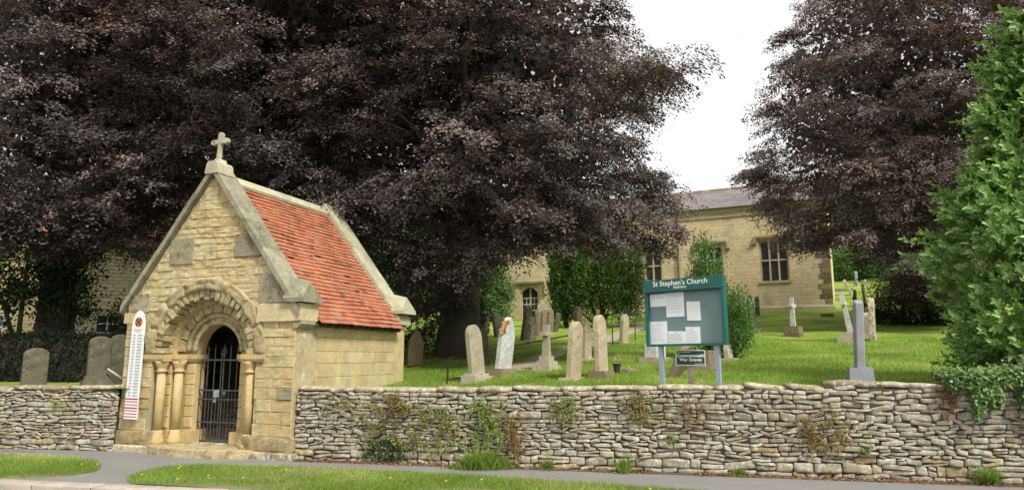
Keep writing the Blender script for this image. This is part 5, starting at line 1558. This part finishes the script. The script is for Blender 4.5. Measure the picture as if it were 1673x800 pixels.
bush('small_tree', 'loose green shrub emerging at the right side of the notice board', 'shrub', yb(1200, 562, 17.0), (0, 0, .80), (.42, .45, .82), 6000, .07, .032, M['green'], 64, up=.3, clump=.09, stems=5, lump=.4)
bush('green_bush', 'sunlit green bush behind the shaded trunk left of the church', 'shrub', yb(785, 520, 44), (0, 0, 1.7), (1.8, 1.5, 3.3), 20000, .16, .09, M['green'], 65, clump=.25, stems=6)
bush('green_bush', 'darker green bush in the shade beside the beech trunk', 'shrub', yb(762, 560, 27), (0, 0, .9), (.75, .8, 1.3), 9000, .11, .06, M['green_dk'], 66, clump=.16, stems=5)
bush('climbing_shrub', 'thin leafy plant growing at the foot of the tower wall beside the yew', 'shrub', yb(910, 530, 41), (0, 0, .9), (.5, .4, 1.1), 1500, .10, .06, M['green'], 67, clump=.14, stems=4, lump=.4)
# right background
bush('dark_bush', 'low dark green bush under the right beech', 'shrub', yb(1480, 515, 27.5), (0, 0, .55), (1.7, 1.1, 1.05), 15000, .085, .05, M['green_dk'], 70, clump=.14, stems=5)
bush('dark_bush', 'broad dark bush reaching behind the laurel under the right beech', 'shrub', yb(1550, 515, 26), (0, 0, .7), (1.9, 1.2, 1.5), 15000, .085, .05, M['green_dk'], 71, clump=.14, stems=5)
for i, (px, Y, rx, rz, lab) in enumerate(((1368, 58, 1.9, 1.5, 'round green bush at the top of the far lawn next to the church corner'), (1402, 59, 1.8, 1.3, 'round green bush in the middle of the hedge line on the far lawn'), (1436, 58, 1.9, 1.6, 'round green bush on the right end of the far hedge line'), (1478, 54, 2.4, 2.2, 'wide green bush far behind the right beech'))):
    bush('far_bush', lab, 'shrub', yb(px, 450, Y), (0, 0, rz * .7), (rx, 1.4, rz), 9000, .16, .09, M['green'], 80 + i, clump=.3, stems=4, group='bushes at the top of the far lawn')
# far trees beyond everything
FT = 'green trees far behind the churchyard'
for i, (px, Y, rx, rz, h, lab) in enumerate(((1330, 92, 6, 5, 5, 'green tree far behind the church end, seen through the beech'), (1400, 95, 6, 4.5, 4.5, 'pale green tree far beyond the far lawn'), (1500, 90, 8, 8, 9, 'tall green tree far behind the right beech'), (1620, 88, 9, 9, 9, 'tall green tree far behind the laurel'),
        (700, 60, 6, 6, 5, 'dark green tree far behind the big trunk'), (560, 55, 7, 8, 7, 'dark green tree far behind the lychgate roof'), (420, 52, 7, 8, 7, 'dark green tree far behind the finial cross'), (300, 50, 6, 6.5, 6, 'dark green tree behind the left slope of the lychgate'))):
    B = yb(px, 500, Y)
    bush('far_tree', lab, 'tree', B, (0, 0, h), (rx, rx * .8, rz), 13000 if px > 1000 else 16000, .42 if px > 1000 else .36, .22, M['green'] if px > 1000 else M['green_dk'], 90 + i, clump=.5, stems=9, group=FT)
# left: hedge, small trees in front of the house
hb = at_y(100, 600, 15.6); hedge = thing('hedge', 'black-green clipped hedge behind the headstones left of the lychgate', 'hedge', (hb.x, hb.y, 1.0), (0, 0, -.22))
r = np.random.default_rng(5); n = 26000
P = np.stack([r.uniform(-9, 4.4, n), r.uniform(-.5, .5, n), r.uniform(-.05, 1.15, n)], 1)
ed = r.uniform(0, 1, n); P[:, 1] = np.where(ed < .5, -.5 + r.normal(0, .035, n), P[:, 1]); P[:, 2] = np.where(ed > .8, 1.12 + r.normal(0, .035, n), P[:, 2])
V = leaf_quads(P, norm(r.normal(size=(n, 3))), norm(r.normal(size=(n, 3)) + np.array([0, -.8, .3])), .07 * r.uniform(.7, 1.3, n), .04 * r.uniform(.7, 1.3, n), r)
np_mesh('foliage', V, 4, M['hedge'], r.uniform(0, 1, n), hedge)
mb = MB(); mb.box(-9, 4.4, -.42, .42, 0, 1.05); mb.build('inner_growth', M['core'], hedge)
bush('garden_tree', 'dark leafy garden tree at the left edge in front of the house', 'tree', yb(22, 600, 18.2), (0, 0, 2.6), (2.1, 1.4, 1.55), 9000, .10, .065, M['green_dk'], 101, clump=.13, stems=3, lump=.6, inner=.3, group='garden trees before the house')
bush('garden_tree', 'small leafy tree in front of the white windows of the house', 'tree', yb(100, 600, 18.6), (0, 0, 2.3), (.55, .7, 1.1), 2600, .085, .055, M['green_dk'], 102, clump=.14, stems=10, lump=.5, inner=.3, group='garden trees before the house')
bush('garden_tree', 'sparse low tree beside the headstones close to the lychgate', 'tree', yb(190, 600, 19.5), (0, 0, 1.3), (.35, .4, .6), 900, .085, .055, M['green_dk'], 103, clump=.12, stems=8, lump=.5, group='garden trees before the house')

# ================================================================== PLANTS ON THE WALL, IVY, LITTER
def on_wall(px, py, s=-.06):
    d = ray(px, py); k = (s - sw_(0, 0)) / (d.x * WN.x + d.y * WN.y)
    p = CAM + d * k; t = (p.x - W0.x) * WD.x + (p.y - W0.y) * WD.y
    return t, p.z
def wall_plant(name, label, cat, px, py, rx, ry, n, mat, seed, L=.035, W=.018, hang=.5, lo=0.0, hi=1.0, dens=1.0, proud=.055, grassy=False, group='small plants rooted in the dry stone wall'):
    r = np.random.default_rng(seed); t, z = on_wall(px, py); Y = wl(t, 0)[1]; k = Y / 1145
    a = r.normal(0, .5, n); b_ = r.normal(0, .5, n)
    msk = np.array([noise.noise(Vector((x * 3.2 + seed, y * 2.6, 1))) for x, y in zip(a, b_)]) > -.02
    a, b_ = a[msk], b_[msk]; n = len(a)
    tt = t + a * rx * k; zz = np.maximum(z + b_ * ry * k, .02); s = -.05 - np.abs(r.normal(0, proud * .5, n))
    base = Vector((*wl(t, -.05), max(z - ry * k * .5, 0)))
    P = np.stack([W0.x + WD.x * tt + WN.x * s, W0.y + WD.y * tt + WN.y * s, zz], 1) - np.array(base)
    outv = np.array([-WN.x, -WN.y, 0])
    Dr = norm(r.normal(0, .6, (n, 3)) + outv * .4 + np.array([0, 0, -hang])); Nn = norm(outv + r.normal(0, .6, (n, 3)) + np.array([0, 0, .4]))
    V = leaf_quads(P, Dr, Nn, L * r.uniform(.6, 1.4, n), W * r.uniform(.6, 1.4, n), r)
    R = np.clip(r.uniform(lo, hi, n), 0, 1)
    o = np_mesh(name, V, 4, mat, R); o.location = base; tag(o, label, cat, group)
    mb = MB(); rt = random.Random(seed)
    for i in range(max(3, n // 160)):
        e = Vector(P[rt.randrange(n)]); c0 = Vector(P[rt.randrange(n)]) * .35 + Vector((0, 0, ry * k * .55)); 
        mb.tube([c0, c0.lerp(e, .5) + Vector((0, -.012, .02)), e], [.0035, .0025, .0015], 4)
    mb.build('stem', M['bark2'], o); return o
wp = wall_plant
wp('creeping_plant', 'largest reddish and green creeping plant on the wall, right of the lychgate', 'plant', 650, 692, 62, 46, 5200, M['wallplant'], 1)
wp('creeping_plant', 'dark green ivy tuft near the foot of the wall right of the lychgate', 'plant', 632, 734, 32, 20, 1600, M['green_dk'], 2, L=.04, W=.03, lo=.4)
wp('creeping_plant', 'olive creeping plant in the wall between the large reddish one and the bright green one', 'plant', 722, 702, 34, 46, 1900, M['wallplant'], 3, lo=.25)
wp('creeping_plant', 'bright green plant hanging down the wall above the grassy clump', 'plant', 793, 695, 34, 52, 3600, M['wallplant'], 4, lo=.6, L=.045)
wp('creeping_plant', 'rusty brown dry plant on the wall right of the bright green one', 'plant', 838, 712, 20, 46, 1700, M['wallplant'], 5, hi=.4)
wp('creeping_plant', 'thin brown plant high on the wall above the large reddish one', 'plant', 645, 662, 16, 24, 700, M['wallplant'], 6, hi=.5)
wp('creeping_plant', 'grey-green tuft high on the wall below the buff headstone', 'plant', 925, 668, 24, 24, 1300, M['wallplant'], 7, lo=.35)
wp('creeping_plant', 'brown and green tuft high on the wall left of the notice board', 'plant', 1044, 664, 24, 26, 1700, M['wallplant'], 8, lo=.1, hi=.8)
wp('creeping_plant', 'fine dry growth on the wall below the notice board', 'plant', 1130, 672, 44, 26, 900, M['wallplant'], 9, hi=.5, L=.025)
wp('creeping_plant', 'olive brown mat on the wall left of the ivy, below the smooth grey headstone', 'plant', 1344, 706, 42, 34, 2600, M['wallplant'], 10, lo=.1, hi=.6)
wp('creeping_plant', 'small green tuft low on the wall in line with the grey headstone', 'plant', 1415, 733, 8, 8, 220, M['wallplant'], 11, lo=.6)
wp('creeping_plant', 'tiny green sprig on the wall below the notice board', 'plant', 1097, 714, 7, 8, 200, M['wallplant'], 12, lo=.6)
wp('creeping_plant', 'pale moss growth on the left wall', 'plant', 92, 662, 14, 9, 420, M['wallplant'], 13, lo=.4)
wp('creeping_plant', 'green weeds at the foot of the wall at the far right', 'plant', 1598, 776, 14, 16, 500, M['wallplant'], 14, lo=.5)
wp('creeping_plant', 'thin olive growth on the wall close to the lychgate corner', 'plant', 560, 668, 40, 26, 900, M['wallplant'], 15, lo=.2, hi=.8, L=.025)
wp('creeping_plant', 'brown stain of dry moss on the wall beside the ivy', 'plant', 1548, 650, 18, 30, 1500, M['wallplant'], 16, hi=.25, L=.022, proud=.03)
# ivy mass at right
r = np.random.default_rng(77); iv = thing('ivy', 'thick green ivy draped over the wall below the laurel', 'ivy', (*wl(on_wall(1560, 700)[0], 0), 0))
t0_, _ = on_wall(1568, 650); off = np.array([iv.location.x, iv.location.y, 0])
n = 26000; tt = t0_ + r.uniform(-.15, 3.4, n) 
def ivy_low(t):  # lower edge of the ivy along the wall
    u = t - t0_
    return 1.42 - (.50 + .34 * math.sin(u * 5.3 + 2.0) * .5 + .40 * noise.noise(Vector((u * 3.2, 1, 5)))) if u > .12 else 1.25
low = np.array([ivy_low(x) for x in tt]); topz = np.array([wall_h(x) for x in tt])
u = r.uniform(0, 1, n) ** .8; zz = topz + .10 - u * (topz + .1 - low) 
s = -.09 - np.abs(r.normal(0, .05, n)); ontop = r.uniform(0, 1, n) < .25
s = np.where(ontop, r.uniform(-.1, .5, n), s); zz = np.where(ontop, topz + .02 + np.abs(r.normal(0, .05, n)), zz)
keep = (np.array([noise.noise(Vector((a * 3.5, b_ * 3.5, 8))) for a, b_ in zip(tt, zz)]) > -.22) | (zz > topz - .12)
tt, zz, s = tt[keep], zz[keep], s[keep]; n = len(tt)
P = np.stack([W0.x + WD.x * tt + WN.x * s, W0.y + WD.y * tt + WN.y * s, zz], 1) - off
ov = np.array([-WN.x, -WN.y, 0])
V = leaf_quads(P, norm(r.normal(0, .6, (n, 3)) + ov * .3 + np.array([0, 0, -.6])), norm(ov + r.normal(0, .45, (n, 3)) + np.array([0, 0, .6])), .052 * r.uniform(.6, 1.35, n), .042 * r.uniform(.6, 1.3, n), r)
np_mesh('foliage', V, 4, M['ivy'], np.clip(r.uniform(0, 1, n) * .7 + .3 * np.array([noise.noise(Vector((a * 2, b_ * 2, 1))) + .5 for a, b_ in zip(tt, zz)]), 0, 1), iv)
mb = MB()
for i in range(26):
    t_ = t0_ + random.uniform(0, 3.2); z1_ = wall_h(t_); z0_ = ivy_low(t_) - random.uniform(-.05, .12); q = [(*wl(t_ + .03 * math.sin(k_ * 1.3 + i), -.085 - .01 * k_), z1_ + (z0_ - z1_) * k_ / 5) for k_ in range(6)]
    mb.tube([Vector(p) - Vector(off) for p in q], .006, 5)
mb.build('stem', M['bark2'], iv)
# grassy clump spilling on the pavement
def tuft(label, px, py, rx, n, h, seed, w=.006):
    r = np.random.default_rng(seed); p = at_z(px, py, 0.0); 
    x = p.x + r.normal(0, rx * .5, n); y = p.y + r.normal(0, .09, n)
    sw = (x - W0.x) * WN.x + (y - W0.y) * WN.y; y = np.where(sw > -.05, y - (sw + .05) - .02, y)
    hh = h * r.uniform(.3, 1.1, n) * np.exp(-((x - p.x) / (rx * .9)) ** 2); ln = r.normal(0, .5, (n, 2)) * hh[:, None]; ln[:, 1] -= hh * .5
    P = np.stack([x, y, np.zeros(n)], 1) - np.array([p.x, p.y, 0]); an = r.uniform(0, PI, n); S = np.stack([np.cos(an), np.sin(an), np.zeros(n)], 1) * w * r.uniform(.6, 1.3, n)[:, None]
    l = np.stack([ln[:, 0], ln[:, 1], hh], 1); m1 = l * .55 + np.array([0, 0, 1]) * (hh * .12)[:, None]
    V = np.stack([P - S, P + S, P + m1 + S * .8, P + m1 - S * .8, P + l], 1).reshape(-1, 3)
    V = np.stack([P - S, P + S, P + m1 + S * .8, P + m1 - S * .8, P + l + S * .1, P + l - S * .1], 1).reshape(-1, 3)
    o = np_mesh('grass_tuft', V, 6, M['grassblade'], r.uniform(0, .9, n), faces=[(0, 1, 2, 3), (3, 2, 4, 5)]); o.location = (p.x, p.y, 0)
    tag(o, label, 'grass tuft', 'grass tufts at the foot of the wall')
tuft('largest leafy grass clump spilling from the wall onto the pavement', 790, 764, .46, 3000, .25, 1)
tuft('small green tuft at the wall foot left of the middle of the long wall', 1018, 770, .09, 420, .22, 2)
tuft('sparse yellow-green tuft at the wall foot below the rusty brown plant', 893, 764, .12, 260, .16, 3)
tuft('green tuft low at the wall foot near the far right', 1600, 787, .13, 500, .25, 4)
tuft('short tuft in the leaves below the olive brown mat', 1205, 775, .16, 320, .12, 5)
# leaf litter along the wall foot
r = np.random.default_rng(9); n = 5200
tt = r.uniform(-.2, 14, n); s = -.06 - np.abs(r.normal(0, .085, n)); kk = np.array([noise.noise(Vector((a * 1.4, 3, 2))) for a in tt]) > -.25 + r.normal(0, .15, n)
tt, s = tt[kk], s[kk]
t2 = r.uniform(-3.7, .1, 260); s2 = -.30 - np.abs(r.normal(0, .05, 260)) - .02; tt = np.append(tt, t2 - 5.0); s = np.append(s, s2 + .2); n = len(tt)
P = np.stack([W0.x + WD.x * tt + WN.x * s, W0.y + WD.y * tt + WN.y * s, .006 + np.abs(r.normal(0, .012, n))], 1)
V = leaf_quads(P, norm(r.normal(size=(n, 3)) * np.array([1, 1, .35])), norm(r.normal(0, .45, (n, 3)) + np.array([0, 0, 1])), .035 * r.uniform(.5, 1.3, n), .022 * r.uniform(.5, 1.3, n), r)
o = np_mesh('leaf_litter', V, 4, M['litter'], r.uniform(0, 1, n)); tag(o, 'brown fallen leaves gathered along the foot of the dry stone wall', 'fallen leaves', kind='stuff')
# strip of soil under the litter
mb = MB(); mb.add([(*wl(0.05, -.16), .004), (*wl(15, -.20), .004), (*wl(15, .2), .004), (*wl(0.05, .2), .004)], [(0, 1, 2, 3)]); struct(mb.build('soil_strip', M['soil']))

# ================================================================== WORLD, SUN, CAMERA
SUN_EL = math.radians(48); SUN_AZ = math.radians(143)      # azimuth clockwise from +Y: behind the camera, to its right
w = D.worlds.new('World'); scn.world = w; w.use_nodes = True; nt = w.node_tree
bg = nt.nodes['Background']
sky = nt.nodes.new('ShaderNodeTexSky'); sky.sky_type = 'NISHITA'; sky.sun_disc = False; sky.sun_elevation = SUN_EL; sky.sun_rotation = SUN_AZ
sky.air_density = 1.0; sky.dust_density = 3.0; sky.ozone_density = 1.0
hs = nt.nodes.new('ShaderNodeHueSaturation'); hs.inputs['Saturation'].default_value = .25; nt.links.new(sky.outputs[0], hs.inputs['Color'])
tc = nt.nodes.new('ShaderNodeTexCoord'); mp = nt.nodes.new('ShaderNodeMapping'); mp.inputs['Scale'].default_value = (1, 1, 2.6); nt.links.new(tc.outputs['Generated'], mp.inputs[0])
cl_ = noise_n(nt, 2.3, 6, .5, vec=mp.outputs[0], dist=.3)
cc = ramp(nt, cl_, [(.44, (5.2, 5.25, 5.35)), (.54, (6.3, 6.3, 6.35)), (.70, (9.6, 9.5, 9.4))])
mx = mixc(nt, .88, hs.outputs[0], cc)
nt.links.new(mx, bg.inputs[0]); bg.inputs[1].default_value = .118
sl = D.lights.new('sun', 'SUN'); sl.energy = 2.8; sl.angle = math.radians(11); sl.color = (1, .972, .925)
so = D.objects.new('sun', sl); COL.objects.link(so)
sd = Vector((math.sin(SUN_AZ) * math.cos(SUN_EL), math.cos(SUN_AZ) * math.cos(SUN_EL), math.sin(SUN_EL)))
so.rotation_euler = sd.to_track_quat('Z', 'Y').to_euler(); so.location = (0, -10, 30)

cd = D.cameras.new('camera'); cam = D.objects.new('camera', cd); COL.objects.link(cam); scn.camera = cam
cam.location = CAM; cam.rotation_euler = (PI / 2 + TH, 0, 0)
cd.sensor_width = 36; cd.lens = 36 * F / 1673; cd.clip_end = 2000; cd.clip_start = .05
scn.render.resolution_x = 1024; scn.render.resolution_y = 489
vs_ = scn.view_settings; vs_.view_transform = 'Standard'; vs_.look = 'None'; vs_.exposure = .60; vs_.gamma = 1
try: vs_.use_curve_mapping = False
except Exception: pass
scn.render.engine = 'CYCLES'
scn.cycles.max_bounces = 6; scn.cycles.diffuse_bounces = 3; scn.cycles.glossy_bounces = 2; scn.cycles.transmission_bounces = 3
